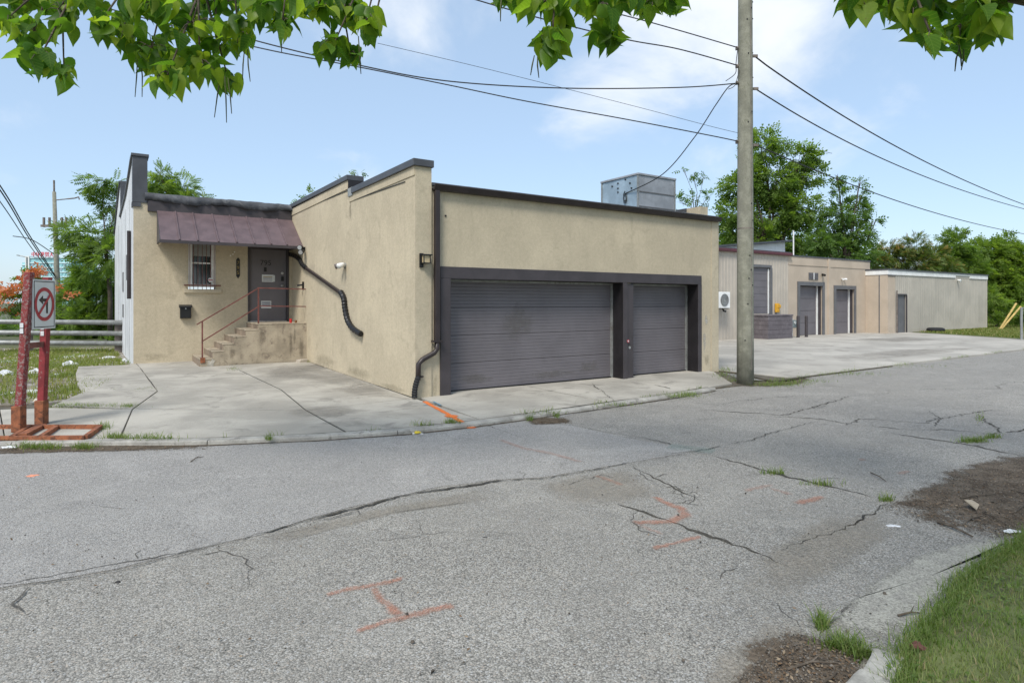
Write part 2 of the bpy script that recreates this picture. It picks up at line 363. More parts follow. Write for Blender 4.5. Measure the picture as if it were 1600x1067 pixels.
# overlays on flat ground -------------------------------------------------
def wiggle(pts, step, amp, seed):
    r = random.Random(seed); o = []
    for a, b in zip(pts[:-1], pts[1:]):
        a = Vector(a[:2]); b = Vector(b[:2]); n = max(1, int((b-a).length/step)); d = (b-a).normalized() if (b-a).length else Vector((1, 0)); s = Vector((-d.y, d.x))
        for i in range(n): o.append(a+(b-a)*i/n + (s*r.uniform(-amp, amp) if i else Vector((0, 0))))
    o.append(Vector(pts[-1][:2])); return o
def frac_path(pts, step, amp, seed):
    r = random.Random(seed); P = [Vector(p[:2]) for p in pts]; o = []; ph = [r.uniform(0, 6.28) for _ in range(5)]; acc = 0
    for a, b in zip(P[:-1], P[1:]):
        l = (b-a).length; n = max(1, int(l/step)); d = (b-a)/max(l, 1e-6); sd_ = Vector((-d.y, d.x))
        for i in range(n):
            t = acc+l*i/n; off = amp*(1.5*math.sin(t*4.1+ph[0])*math.sin(t*1.7+ph[1])+.9*math.sin(t*13+ph[2])*math.sin(t*5.3+ph[4])+.55*math.sin(t*37+ph[3]))+amp*.55*r.uniform(-1, 1)
            o.append(a+(b-a)*i/n+sd_*off)
        acc += l
    o.append(P[-1]); return o
def ribbon(name, pts, wd, mat, z, parent, step=.06, amp=.02, seed=1, taper=True, wvar=.5, core=.45, zf=None):
    P = (frac_path if name == 'crack' else wiggle)(pts, step, amp, seed); r = random.Random(seed+9); n = len(P); vs = []; ed = []; fs = []; wc = 1
    for i, p in enumerate(P):
        d = (P[min(i+1, n-1)]-P[max(i-1, 0)]).normalized(); s = Vector((-d.y, d.x)); wc = max(.35, min(1.6, wc+r.uniform(-wvar, wvar)*.6))
        k = wc*(min(1, 4*i/n+.15, 4*(n-1-i)/n+.15) if taper else 1); t = wd/2*k
        for q, e in ((-1, 0), (-core, 1), (core, 1), (1, 0)): vs.append((p.x+s.x*t*q, p.y+s.y*t*q, z+(zf(p.x+s.x*t*q, p.y+s.y*t*q) if zf else 0))); ed.append(e if 0 < i < n-1 else 0)
        if i:
            for j in range(3): a = (i-1)*4+j; fs.append((a, a+1, a+5, a+4))
    me = bpy.data.meshes.new(name); org = root_of(parent)
    me.from_pydata([(v[0]-org.x, v[1]-org.y, v[2]-org.z) for v in vs], [], fs); me.materials.append(mat)
    at_ = me.attributes.new('edge', 'FLOAT', 'POINT'); at_.data.foreach_set('value', ed); me.update()
    return link(name, me, parent)
def patch(name, poly, mat, z, parent, zf=None, seed=3):
    P = wiggle(list(poly)+[poly[0]], .12, .03, seed)[:-1]; c = sum(P, Vector((0, 0)))/len(P); n = len(P)
    vs = []; ed = []
    for k, e in ((1, 0), (.82, .45), (.6, .85), (.3, 1)):
        for p in P: q = c+(p-c)*k; vs.append((q.x, q.y, (zf(q.x, q.y) if zf else 0)+z)); ed.append(e)
    vs.append((c.x, c.y, (zf(c.x, c.y) if zf else 0)+z)); ed.append(1)
    fs = [(r*n+i, r*n+(i+1) % n, (r+1)*n+(i+1) % n, (r+1)*n+i) for r in range(3) for i in range(n)]+[(3*n+i, 3*n+(i+1) % n, 4*n) for i in range(n)]
    me = bpy.data.meshes.new(name); org = root_of(parent)
    me.from_pydata([(v[0]-org.x, v[1]-org.y, v[2]-org.z) for v in vs], [], fs); me.materials.append(mat)
    at_ = me.attributes.new('edge', 'FLOAT', 'POINT'); at_.data.foreach_set('value', ed); me.update()
    return link(name, me, parent)
def px2(pts, z=0.0): return [tuple(G(x, y, z)[:2]) for x, y in pts]
def text_mesh(s, size, mat, extr=.0015):
    c = bpy.data.curves.new('txt', 'FONT'); c.body = s; c.size = size; c.align_x = 'CENTER'; c.align_y = 'CENTER'; c.extrude = extr; c.resolution_u = 3
    o = bpy.data.objects.new('txt', c); col.objects.link(o); dg = bpy.context.evaluated_depsgraph_get()
    me = bpy.data.meshes.new_from_object(o.evaluated_get(dg)); bpy.data.objects.remove(o); me.materials.clear(); me.materials.append(mat); return me

# ------------------------------------------------------------------ ground
YF, XS, YW, XE = 9.47, 4.28, 17.72, 12.12             # facade plane, side wall plane, wing wall plane, right end
def gz(x, y):
    if x < 4.6 and y > 9.4: return .05+.10*min(1, (y-9.4)/7.0)
    return .05
g = MB(); g.add([(-2500, -2500, -.03), (2500, -2500, -.03), (2500, 2500, -.03), (-2500, 2500, -.03)], [(0, 1, 2, 3)])
tag(g.build('ground', m_ground), kind='structure')
kf = [(-9, 12.2), (-4.5, 10.35), (-2.2, 9.45), (-1.03, 8.97), (-.06, 8.44), (.48, 8.08), (.98, 7.80), (2.09, 7.35), (3.13, 7.09), (4.03, 7.03), (4.87, 7.06), (5.85, 7.12), (7.28, 7.22), (8.23, 7.28), (9.5, 7.46)]
road = MB(); road.add([(-60, -14, 0), (120, -14, 0), (120, 11.0, 0), (32.5, 8.6, 0), (24, 8.6, 0), (12.3, 9.6, 0), (4.4, 9.4, 0), (-1, 9.6, 0), (-9, 13, 0), (-60, 34, 0)], [tuple(range(10))])
road = tag(road.build('road', m_asph), kind='structure')

# smoother asphalt overlay: its broken edge is the long crack across the street
edge_px = [(-60, 930), (0, 919), (90, 906), (180, 890), (262, 870), (340, 851), (400, 838), (470, 815), (560, 790), (620, 776), (690, 760), (780, 750), (850, 746), (912, 735), (985, 723)]
edge = wiggle(px2(edge_px), .10, .014, 5)
ov = [tuple(p) for p in edge]+px2([(1088, 704), (990, 687), (900, 667), (868, 655)])+[(5.9, 7.115), (4.87, 7.055), (4.03, 7.025), (3.13, 7.085), (2.09, 7.345), (.98, 7.795), (.2, 8.25), (-.3, 8.5), (-1.03, 8.9), (-2.2, 9.38), (-6, 10.8)]
MB().prism(ov, -.01, .007).build('asphalt_overlay', m_asph2, road)
Z1, Z2, Z3 = .004, .011, .015
def pr(*p): return px2(p)
for i, (p, wd, mt, z, am) in enumerate([
    ([(300, 862), (340, 853), (470, 817), (620, 778), (780, 752), (850, 748), (912, 737), (985, 724)], .05, m_crack, Z2, .02),
    ([(-40, 921), (80, 903), (190, 882), (300, 860), (350, 848)], .022, m_hair, Z2, .012),
    ([(-40, 929), (100, 908), (200, 888), (330, 857)], .022, m_hair, Z2, .012),
    ([(985, 722), (1030, 713), (1090, 704), (1140, 695), (1190, 683), (1215, 675), (1275, 659)], .022, m_crack, Z2, .03),
    ([(985, 726), (1040, 716), (1090, 706)], .02, m_hair, Z2, .03),
    ([(880, 664), (950, 676), (1020, 688), (1088, 703)], .024, m_crack, Z2, .02),
    ([(1088, 706), (1160, 724), (1230, 745), (1290, 760), (1350, 772), (1388, 783)], .05, m_crack, Z1, .03),
    ([(1388, 785), (1370, 800), (1330, 818), (1280, 838), (1215, 862)], .026, m_crack, Z1, .03),
    ([(985, 727), (1020, 745), (1060, 765), (1100, 782)], .026, m_crack, Z1, .02),
    ([(990, 730), (1005, 745), (1030, 757), (1062, 766)], .016, m_hair, Z1, .03),
    ([(1000, 795), (1045, 788), (1090, 780), (1112, 780)], .018, m_hair, Z1, .02),
    ([(1062, 766), (1068, 780), (1062, 786)], .014, m_hair, Z1, .02),
    ([(1030, 770), (1050, 771), (1058, 763)], .014, m_hair, Z1, .02),
    ([(965, 786), (1000, 797), (1050, 815), (1100, 835), (1160, 855), (1240, 888)], .05, m_crack, Z1, .02),
    ([(340, 853), (352, 866), (376, 870), (384, 890), (388, 925)], .016, m_hair, Z1, .03),
    ([(1100, 640), (1160, 645), (1220, 649), (1245, 643), (1280, 633), (1300, 628)], .03, m_crack, Z1, .05),
    ([(1200, 650), (1290, 655), (1330, 664), (1420, 671), (1490, 672), (1560, 678)], .025, m_crack, Z1, .06),
    ([(1320, 665), (1345, 655), (1400, 658), (1440, 660), (1480, 652), (1560, 640)], .035, m_crack, Z1, .08),
    ([(1380, 675), (1450, 685), (1500, 693), (1570, 707), (1640, 720)], .03, m_crack, Z1, .04),
    ([(1490, 692), (1520, 690), (1550, 682), (1568, 676), (1545, 663), (1530, 648)], .045, m_crack, Z1, .06),
    ([(1568, 676), (1620, 668)], .03, m_crack, Z1, .04),
    ([(1180, 640), (1270, 640), (1320, 620), (1390, 614), (1395, 606)], .022, m_hair, Z1, .08),
    ([(1380, 602), (1440, 608), (1560, 607), (1570, 598), (1640, 596)], .025, m_hair, Z1, .10),
    ([(1070, 628), (1120, 633), (1190, 622), (1260, 618)], .02, m_hair, Z1, .06),
    ([(1320, 1010), (1350, 985), (1400, 945), (1440, 905), (1500, 880)], .02, m_hair, Z1, .02),
    ([(1270, 1000), (1310, 965), (1350, 930), (1400, 905), (1430, 885)], .02, m_hair, Z1, .02),
    ([(1040, 768), (1062, 773), (1085, 768), (1100, 776)], .014, m_hair, Z1, .02), ([(1015, 752), (1035, 762), (1060, 757)], .014, m_hair, Z1, .02), ([(1070, 789), (1085, 778), (1080, 770)], .013, m_hair, Z1, .02),
    ([(1000, 797), (985, 812), (1005, 830), (1040, 840), (1010, 850)], .013, m_hair, Z1, .03), ([(900, 742), (925, 748), (940, 742), (965, 748)], .014, m_hair, Z1, .02),
    ([(700, 640), (760, 665), (830, 690)], .010, m_hair, Z2, .02), ([(0, 800), (120, 790), (260, 800)], .008, m_hair, Z2, .03), ([(560, 850), (700, 830), (860, 835)], .008, m_hair, Z1, .03),
    ([(1240, 690), (1330, 700), (1420, 715), (1500, 720)], .012, m_hair, Z1, .03), ([(1450, 640), (1470, 655), (1460, 668)], .02, m_hair, Z1, .03), ([(1200, 610), (1300, 603), (1380, 612)], .02, m_hair, Z1, .05),
    ([(1100, 900), (1200, 930), (1260, 990)], .010, m_hair, Z1, .03), ([(1400, 905), (1450, 930), (1480, 905)], .012, m_hair, Z1, .02),
    ([(555, 795), (560, 800), (566, 806)], .012, m_hair, Z2, .02)]):
    q_ = px2(p); far = (Vector(q_[0])-Vector((0, 0))).length > 9
    ribbon('crack', q_, wd*(.66 if not far else .9), mt, z, road, .03, .007+am*.28, 30+i, True, .8)
    rr_ = random.Random(500+i)
    for b_ in range(rr_.randint(0, 1)):                # short side cracks
        k_ = rr_.randrange(len(q_)-1); o_ = Vector(q_[k_]).lerp(Vector(q_[k_+1]), rr_.random()); t_ = (Vector(q_[k_+1])-Vector(q_[k_])).normalized(); n_ = Vector((-t_.y, t_.x))*rr_.choice((-1, 1))
        L_ = rr_.uniform(.12, .5); e1 = o_+(t_*rr_.uniform(-.6, .6)+n_)*L_*.5; e2 = e1+(t_*rr_.uniform(-.9, .9)+n_*.6)*L_*.5
        ribbon('crack', [tuple(o_), tuple(e1), tuple(e2)], .014, m_hair, z, road, .03, .008, 700+i*5+b_, True, .8)
# dirt, dust, worn concrete, stains on the road
for i, (p, mt, z) in enumerate([
    ([(1345, 796), (1410, 760), (1490, 728), (1560, 708), (1650, 700), (1760, 715), (1760, 820), (1630, 862), (1560, 860), (1480, 842), (1400, 818)], m_dirt, Z1+.001),
    ([(1340, 790), (1420, 765), (1500, 735), (1580, 712), (1660, 705), (1600, 770), (1480, 800), (1400, 806)], m_dust, Z1),
    ([(1120, 1085), (1150, 1010), (1225, 978), (1300, 990), (1355, 1008), (1375, 1035), (1350, 1100), (1290, 1150), (1180, 1150)], m_dirt, Z1+.001),
    ([(1050, 1100), (1120, 1010), (1200, 960), (1270, 960), (1290, 1000), (1200, 1030), (1150, 1100)], m_dust, Z1),
    ([(1262, 1003), (1340, 922), (1440, 862), (1555, 835), (1600, 838), (1500, 900), (1440, 965), (1395, 1012), (1320, 1015)], m_worn, Z1+.0005),
    ([(1150, 880), (1280, 800), (1400, 790), (1420, 830), (1330, 900), (1220, 950), (1130, 940)], m_dust, Z1),
    ([(820, 755), (920, 735), (985, 728), (1060, 775), (960, 800), (860, 790)], m_dust, Z1),
    ([(330, 855), (470, 822), (620, 786), (780, 757), (800, 775), (640, 800), (480, 838), (380, 865)], m_dust, Z1),
    ([(-60, 688), (60, 690), (160, 692), (250, 696), (330, 692), (420, 690), (330, 702), (210, 707), (80, 710), (-60, 714)], m_gutterdirt, Z2+.001),
    ([(815, 657), (850, 652), (890, 654), (900, 659), (870, 664), (830, 665)], m_gutterdirt, Z2+.001),
    ([(1125, 591), (1160, 596), (1230, 597), (1280, 588), (1260, 600), (1200, 606), (1150, 605)], m_gutterdirt, Z1+.0012)]):
    patch('dirt_patch' if mt in (m_dirt, m_gutterdirt) else 'dust_patch' if mt is m_dust else 'worn_concrete', px2(p), mt, z, road, seed=60+i)
# survey spray paint
for i, (p, wd, mt, z) in enumerate([
    ([(503, 931), (560, 919), (637, 905)], .07, m_paint, Z1+.002), ([(582, 915), (592, 935), (612, 950), (626, 965)], .075, m_paint, Z1+.002),
    ([(548, 989), (626, 967), (715, 944)], .075, m_paint, Z1+.002),
    ([(1020, 775), (1040, 786), (1065, 795), (1070, 806), (1050, 815), (985, 818)], .075, m_paint, Z1+.002), ([(985, 812), (1010, 825), (1040, 838)], .07, m_paint_faint, Z1+.002),
    ([(1015, 858), (1060, 848), (1100, 838)], .075, m_paint, Z1+.002), ([(1240, 788), (1290, 776)], .08, m_paint, Z1+.002),
    ([(1160, 768), (1210, 757)], .08, m_paint_faint, Z1+.002), ([(1200, 762), (1240, 775)], .08, m_paint_faint, Z1+.002),
    ([(1335, 718), (1360, 719)], .12, m_paint_faint, Z1+.002), ([(1400, 741), (1425, 736)], .12, m_paint_faint, Z1+.002),
    ([(928, 742), (955, 752), (975, 760)], .08, m_paint_faint, Z1+.002),
    ([(725, 662), (738, 671)], .13, m_paint_fresh, Z2+.002), ([(780, 688), (820, 702), (870, 712), (910, 724)], .12, m_paint_faint, Z2+.002),
    ([(1040, 698), (1080, 702), (1120, 708)], .35, m_paint_green, Z2+.002)]):
    ribbon('paint_mark', px2(p), wd*1.6, mt, z, road, .04, .010, 80+i, taper=False, wvar=.3, core=.22)

# pavement in front of and beside the building: bed and concrete slabs
def slab(name, pts, parent, mat, inset=.012, zt=gz):
    c = Vector((sum(p[0] for p in pts)/len(pts), sum(p[1] for p in pts)/len(pts)))
    q = [Vector(p[:2]) for p in pts]; q = [p+(c-p).normalized()*inset for p in q]
    return MB().prism([tuple(p) for p in q], -.04, zt).build(name, mat, parent, bevel=.006)
kb = []                                                # back line of the kerb
for i, p in enumerate(kf):
    a = Vector(kf[max(0, i-1)]); b = Vector(kf[min(len(kf)-1, i+1)]); d = (b-a).normalized(); kb.append((p[0]-d.y*.15, p[1]+d.x*.15))
bed = MB().prism(kb+[(10.9, 7.65), (12.0, 9.3), (12.0, 9.9), (4.6, 9.9), (4.6, 18), (-.4, 18), (-.4, 13.9), (-3, 14.6), (-9, 17)], -.05, .022)
pave = tag(bed.build('pavement', m_soil), kind='structure')
z5 = .05
A_ = lambda *p: [tuple(G(x, y, z5)[:2]) for x, y in p]
kb_l = [q for q in kb if -.06 <= q[0] <= 3.3]
j_a, j_b, j_c = A_((160, 690), (207, 641), (246, 615)); j_d = (.42, 17.9)
j_e, j_f, j_g, j_h = A_((372, 583), (440, 612), (478, 641), (553, 676))
cor = (XS, YF); kbx = lambda x: next(kb[i][1]+(kb[i+1][1]-kb[i][1])*(x-kb[i][0])/(kb[i+1][0]-kb[i][0]) for i in range(len(kb)-1) if kb[i][0] <= x <= kb[i+1][0])
j_h = (2.45, kbx(2.45)+.012)
s1 = [(x, kbx(x)+.012) for x in (.10, .5, 1.0, 1.6, 2.1)]
slab('slab', s1+[j_h, j_g, j_b], pave, m_conc)
slab('slab', [j_b, j_g, j_f, j_c], pave, m_conc)
slab('slab', [j_c, j_f, j_e, (2.3, 17.9), j_d], pave, m_conc)
slab('slab', [j_f, j_g, cor, (XS+.2, 12.7), (XS+.2, 17.9), (2.3, 17.9), j_e], pave, m_conc)
slab('slab', [j_h, (3.2, kbx(3.2)+.012), (4.25, kbx(4.25)+.012), (XS, YF), j_g], pave, m_conc)
ax_ = [4.25, 6.7, 9.05, 10.35]
for i in range(3):
    a, b = ax_[i], ax_[i+1]; kk = lambda x: (kbx(x)+.012) if x < 9.3 else 7.66+(x-9.5)*.1
    top = [(b+(1.5 if i == 2 else 0), 9.85), (a if i else 4.4, 9.85)]
    slab('slab', [(a, kk(a)), ((a+b)/2, kk((a+b)/2)), (b, kk(b))]+([(11.75, 9.3)] if i == 2 else [])+top, pave, m_conc)
# older pavement beside the vacant lot
ra = A_((-330, 655), (-100, 646), (0, 643), (80, 640), (203, 640)); rk = [(x, kbx(x)+.012) for x in (-4.2, -2.3, -1.0, -.06)]
slab('slab', [rk[2], rk[3], (.10, kbx(.10)+.012), j_b, ra[3], ra[2]], pave, m_conc)
slab('slab', [rk[0], rk[1], rk[2], ra[2], ra[1], ra[0]], pave, m_conc)
slab('slab', A_((80, 637), (128, 617), (246, 615), (207, 641)), pave, m_conc)
slab('slab', A_((128, 617), (120, 604), (235, 600), (246, 615)), pave, m_conc)
slab('slab', A_((120, 604), (118, 590), (225, 587), (235, 600)), pave, m_conc)
slab('slab', A_((118, 590), (122, 579), (216, 576), (225, 587)), pave, m_conc)
for i, (p, wd) in enumerate([([j_b, j_g], .022), ([j_c, j_f], .014), ([j_e, j_f, j_g, j_h], .022), ([j_g, cor], .016), ([s1[0], j_b, j_c, (.56, 17.7)], .03), (A_((80, 637), (207, 641)), .03), (A_((128, 617), (246, 615)), .022), (A_((120, 604), (235, 600)), .018), (A_((118, 590), (225, 587)), .014), ([(6.7, kbx(6.7)), (6.7, 9.7)], .014), ([(9.05, kbx(9.05)), (9.05, 9.5)], .014), ([(XS-.02, YF), (XS-.02, 16.1)], .05), ([(2.0, 16.16), (XS, 16.16)], .03)]):
    ribbon('slab_joint', p, wd*.6, m_hair if wd < .025 else m_crack, .0062, pave, .10, .004, 150+i, False, .5, .45, gz)
# stains and fresh survey paint on the pavement
for i, p in enumerate([[(360, 580), (480, 566), (520, 575), (600, 600), (560, 612), (470, 600), (400, 600)], [(560, 595), (640, 618), (640, 626), (560, 622), (500, 610)], [(420, 640), (520, 630), (600, 640), (520, 655), (440, 652)]]):
    patch('stain', [tuple(G(x, y, .06)[:2]) for x, y in p], m_stain, .006, pave, zf=gz, seed=90+i)
ribbon('paint_mark', A_((662, 627), (690, 642), (724, 661)), .10, m_paint_fresh, .056, pave, .05, .006, 95, taper=False, wvar=.2)
ribbon('paint_mark', A_((698, 648), (712, 653)), .22, m_paint_fresh, .057, pave, .05, .004, 96, taper=True, wvar=.2)
ribbon('paint_mark', A_((658, 634), (672, 633)), .05, m_paint_blue, .056, pave, .04, .006, 97, False)
ribbon('paint_mark', A_((675, 627), (690, 634)), .05, m_paint_blue, .0565, pave, .04, .006, 98, False)
for i, p in enumerate([[(340, 580), (362, 580), (372, 579)], [(250, 625), (275, 627)], [(520, 604), (565, 600)], [(1020, 601), (1050, 608)], [(925, 599), (975, 640)]]):
    ribbon('crack', A_(*p), .02, m_crack, .0565 if p[0][0] > 660 else .075 if p[0][1] > 590 else .135, pave, .05, .015, 120+i)

# kerb stones
kerb = thing('kerb', (kf[4][0], kf[4][1], 0), kind='structure')
def pathpt(P, s):
    for a, b in zip(P[:-1], P[1:]):
        a = Vector(a); b = Vector(b); l = (b-a).length
        if s <= l: return a+(b-a)*s/l
        s -= l
    return Vector(P[-1])
tot = sum((Vector(b)-Vector(a)).length for a, b in zip(kf[:-1], kf[1:]))
nst = 9
for i in range(nst):
    a, b = tot*i/nst+.006, tot*(i+1)/nst-.006; k = 6
    f_ = [pathpt(kf, a+(b-a)*j/k) for j in range(k+1)]; mb = MB(); tj = random.uniform(-.004, .006)
    for j in range(k+1):
        d = (f_[min(j+1, k)]-f_[max(0, j-1)]).normalized(); nrm = Vector((-d.y, d.x))
        pts = [(0, -.03), (.012, .045+tj), (.03, .06+tj), (.14, .062+tj), (.145, -.03)]
        mb.v += [(f_[j].x+nrm.x*u, f_[j].y+nrm.y*u, z) for u, z in pts]
        if j: mb.f += [((j-1)*5+q, (j-1)*5+(q+1) % 5, j*5+(q+1) % 5, j*5+q) for q in range(5)]
    mb.f += [tuple(range(5)), tuple(k*5+q for q in range(4, -1, -1))]
    mb.build('kerb_stone', m_kerb, kerb)

def offs(P, d):
    o = []
    for i, p in enumerate(P):
        a = Vector(P[max(0, i-1)]); b = Vector(P[min(len(P)-1, i+1)]); t = (b-a).normalized(); o.append((p[0]-t.y*d, p[1]+t.x*d))
    return o
ribbon('kerb_joint', offs(kf, .150), .045, m_crack, .0665, kerb, .08, .003, 141, False, .5)
ribbon('kerb_joint', offs(kf[4:], -.012), .05, m_gutterdirt, .0128, kerb, .08, .006, 142, False, .6)
# concrete yard on the right
lot = MB().prism([(12.13, 9.0), (11.5, 7.66), (26.6, 8.0), (32.3, 8.15), (33.45, 10.0), (36.6, 15.95), (36.6, 17.6), (12.13, 17.6)], -.05, .03)
lot = tag(lot.build('concrete_yard', m_soil), kind='structure')
xs_ = [12.15, 16.6, 21.0, 25.4, 29.8, 34.0]; ys_ = [7.685, 11.0, 14.2, 17.5]
for i in range(5):
    for j in range(3):
        x0, x1, y0, y1 = xs_[i], xs_[i+1], ys_[j], ys_[j+1]
        p = [(x0, y0+(x0-12)*.019*(j == 0)), (x1, y0+(x1-12)*.019*(j == 0)), (x1, y1), (x0, y1)]
        if i == 4: p = [p[0], (32.25 if j == 0 else 33.9 if j == 1 else 35.6, p[1][1]), (33.9 if j == 0 else 35.6 if j == 1 else 36.5, y1), p[3]]
        slab('slab', p, lot, m_conc_lot, .006, lambda x, y: .048)
for i, p in enumerate([[(1240, 560), (1400, 545), (1560, 541), (1500, 552), (1340, 566)], [(1300, 530), (1420, 526), (1500, 531), (1400, 536)]]):
    patch('stain', [tuple(G(x, y, .05)[:2]) for x, y in p], m_stain, .0525, lot, seed=130+i)
# the utility strip with the pole, vacant lot, far lawn, near verge
vl = MB().prism([(-22, 18), (-6.5, 14.2), (-3.0, 12.95), (-1.3, 12.35), (-.32, 12.5), (.10, 14.3), (.12, 17.4), (.5, 17.7), (.3, 26.5), (-4, 28.5), (-22, 32)], -.05, .04)
tag(vl.build('vacant_lot', m_lotsoil), kind='structure')
fl = MB().prism([(33.5, 10.0), (90, 11.2), (90, 40), (33, 40), (33, 17.8), (36.7, 17.8), (36.7, 15.95)], -.05, .05)
tag(fl.build('far_lawn', m_turf), kind='structure')
vb = [(-60, -2.0), (-6, .55), (1.2, 1.02), (2.3, 1.13), (2.72, 1.25), (3.05, 1.36), (3.3, 1.40), (3.7, 1.44), (4.06, 1.52), (4.6, 1.55), (5.2, 1.55), (7, 1.70), (10, 2.1), (30, 3.2), (120, 6)]
vg = MB().prism(vb+[(120, -14), (-60, -14)], -.05, .05)
tag(vg.build('grass_verge', m_turf), kind='structure')
# broken near-side kerb
nk = thing('near_kerb', (2.45, 1.0, 0), kind='structure')
for i, (a, b, tw) in enumerate([((-6.0, .72), (-2.5, .90), 0), ((-2.47, .90), (1.0, 1.15), 0), ((1.03, 1.155), (2.72, 1.385), 0), ((2.745, 1.39), (2.97, 1.455), .02)]):
    a = Vector(a); b = Vector(b); d = (b-a).normalized(); P = wiggle([a, b], .07, .006, 4+i); q = [p+Vector((d.y, -d.x))*.13 for p in P]
    MB().prism([tuple(p) for p in P]+[tuple(p) for p in q[::-1]], -.05, .075-tw).build('kerb_stone', m_kerb, nk, bevel=.014)

# ------------------------------------------------------------------ the building with number 795
B = thing('garage_building', (XS, YF, 0), 'beige stucco garage building with two charcoal roller doors and a stepped entrance wing', 'building')
wl = MB()                                              # facade wall
wl.box(4.585, 4.75, YF, YF+.30, 0, 2.275).box(4.585, 12.115, YF, YF+.30, 2.275, 3.64).box(11.50, 11.86, YF, YF+.30, 0, 2.275)
wl.box(9.06, 9.30, YF+.04, YF+.30, 0, 2.275)
wl.build('front_wall', m_stucco, B)
MB().box(11.863, 12.12, YF-.012, YF+.30, 0, 3.60).box(11.863, 12.12, YF+.303, 16.8, 0, 3.96).build('end_wall', m_stucco, B)
sw = MB(); c = .05                                     # side wall with chamfered lower corner
sw.prism([(XS, YF-.03+c), (XS+c, YF-.03), (4.58, YF-.03), (4.58, 12.66), (XS, 12.66)], 0, .14)
sw.box(XS, 4.58, YF-.03, 12.66, .141, 3.94); sw.box(XS, 4.58, 12.662, 13.0, 0, 3.94+.0); sw.box(XS, 4.58, 13.002, 20.5, 0, 4.27)
sw.box(XS, 4.58, 12.83, 13.001, 3.941, 4.27)
sw.build('side_wall', m_stucco, B)
MB().bar((XS-.006, 12.86, 4.05), (XS-.006, 17.7, 4.14), .012, .012).build('trim_groove', m_dark, B)
MB().bar((XS-.006, 9.85, 3.74), (XS-.006, 12.7, 3.80), .012, .012).build('trim_groove', m_dark, B)
tb = MB(); tb.box(XS-.018, XS-.001, 12.86, 17.71, 4.085, 4.265); tb.build('trim_band', m_stucco, B)
tb = MB(); tb.box(XS-.014, XS-.001, YF-.02, 12.78, 3.79, 3.938); tb.build('trim_band', m_stucco, B)
MB().ext([(XS-.05, YF-.07, 3.94), (4.61, YF-.07, 3.94), (4.61, YF-.07, 4.06), (XS-.05, YF-.07, 4.06)], (0, 3.16, 0)).build('parapet_cap', m_cap, B, bevel=.008)
MB().ext([(XS-.05, 12.83, 4.27), (4.61, 12.83, 4.27), (4.61, 12.83, 4.38), (XS-.05, 12.83, 4.38)], (0, 7.7, .04)).build('parapet_cap', m_cap, B, bevel=.008)
MB().box(XS-.03, 4.60, 12.54, 12.82, 3.90, 4.075).build('cap_flashing', m_galv, B)
MB().box(XS-.02, 4.59, 12.815, 12.829, 3.95, 4.27).build('step_flashing', m_dark, B)
MB().prism([(4.585, YF+.28), (11.86, YF+.28), (11.86, 20), (4.585, 20)], 3.45, 3.60).build('roof', m_membrane, B)
rl = MB(); rl.add([(11.0, 12.2, 3.6), (11.86, 10.2, 3.6), (11.86, 10.2, 3.97), (11.86, 15.5, 3.97), (11.86, 15.5, 3.6)], [(0, 1, 2), (0, 2, 3), (0, 3, 4), (0, 4, 1), (1, 4, 3, 2)])
rl.build('roof_upstand', m_membrane, B)
# gutter and fascia along the facade
gt = MB(); gp = [(YF-.005, 3.56), (YF-.10, 3.565), (YF-.13, 3.64), (YF-.135, 3.66), (YF-.12, 3.665), (YF-.10, 3.60), (YF-.005, 3.60)]
gt.ext([(4.60, y, z) for y, z in gp], (7.50, 0, 0)); gt.build('gutter', m_brown, B)
MB().box(4.59, 12.10, YF-.03, YF+.34, 3.642, 3.70).build('roof_edge', m_membrane, B, bevel=.01)
# charcoal frame round the two roller doors
fy = YF-.025
MB().box(4.75, 11.50, fy, YF+.06, 2.07, 2.275).build('door_header', m_frame, B, bevel=.006)
MB().box(4.75, 4.95, fy-.004, YF+.32, 0.02, 2.068).build('door_post', m_frame, B, bevel=.006)
MB().box(9.02, 9.145, fy-.004, YF+.34, 0.02, 2.068).build('door_post', m_frame, B, bevel=.006)
MB().box(9.165, 9.345, fy+.03, YF+.34, 0.02, 2.05).build('door_post', m_frame, B, bevel=.006)
MB().box(11.375, 11.50, fy-.004, YF+.34, 0.02, 2.068).build('door_post', m_frame, B, bevel=.006)
for x in (9.012, 11.367): MB().box(x, x+.0075, YF-.02, YF+.28, .03, 2.06).build('jamb_lining', m_dark, B)
def roller_door(x0, x1, label):
    d = MB().box(x0, x1, YF+.335, YF+.36, .04, 2.08).build('garage_door', m_dark, B); d['label'] = label
    n = 4; h = (2.07-.055)/n
    for k in range(n):
        z0 = .055+k*h; mb = MB(); prof = []; nr = 8; rh = (h-.008)/nr; y = YF+.333
        for q in range(nr):
            zz_ = z0+q*rh; prof += [(y-.004, zz_), (y-.010, zz_+rh*.08), (y-.011, zz_+rh*.88), (y-.005, zz_+rh*.96)]
        prof += [(y-.004, z0+nr*rh)]
        m_ = len(prof); mb.v = [(x0+.01, a, b) for a, b in prof]+[(x1-.01, a, b) for a, b in prof]
        mb.f = [(i, m_+i, m_+i+1, i+1) for i in range(m_-1)]
        mb.build('door_panel', m_door, d)
    MB().box(x1-.05, x1-.004, YF+.285, YF+.318, .05, 2.06).build('door_track', m_galv, d)
    MB().box(x0+.02, x1-.05, YF+.30, YF+.318, 2.03, 2.065).build('door_seal', m_galv, d)
    MB().box(x0+.02, x1-.05, YF+.295, YF+.318, .05, .075).build('bottom_seal', m_black, d)
    return d
d1 = roller_door(4.95, 9.02, 'wide charcoal roller door with ribbed panels')
d2 = roller_door(9.345, 11.375, 'narrow charcoal roller door with ribbed panels')
tag(MB().box(9.03, 9.06, YF+.06, YF+.09, 1.12, 1.26).build('bell_plate', m_silver, B))
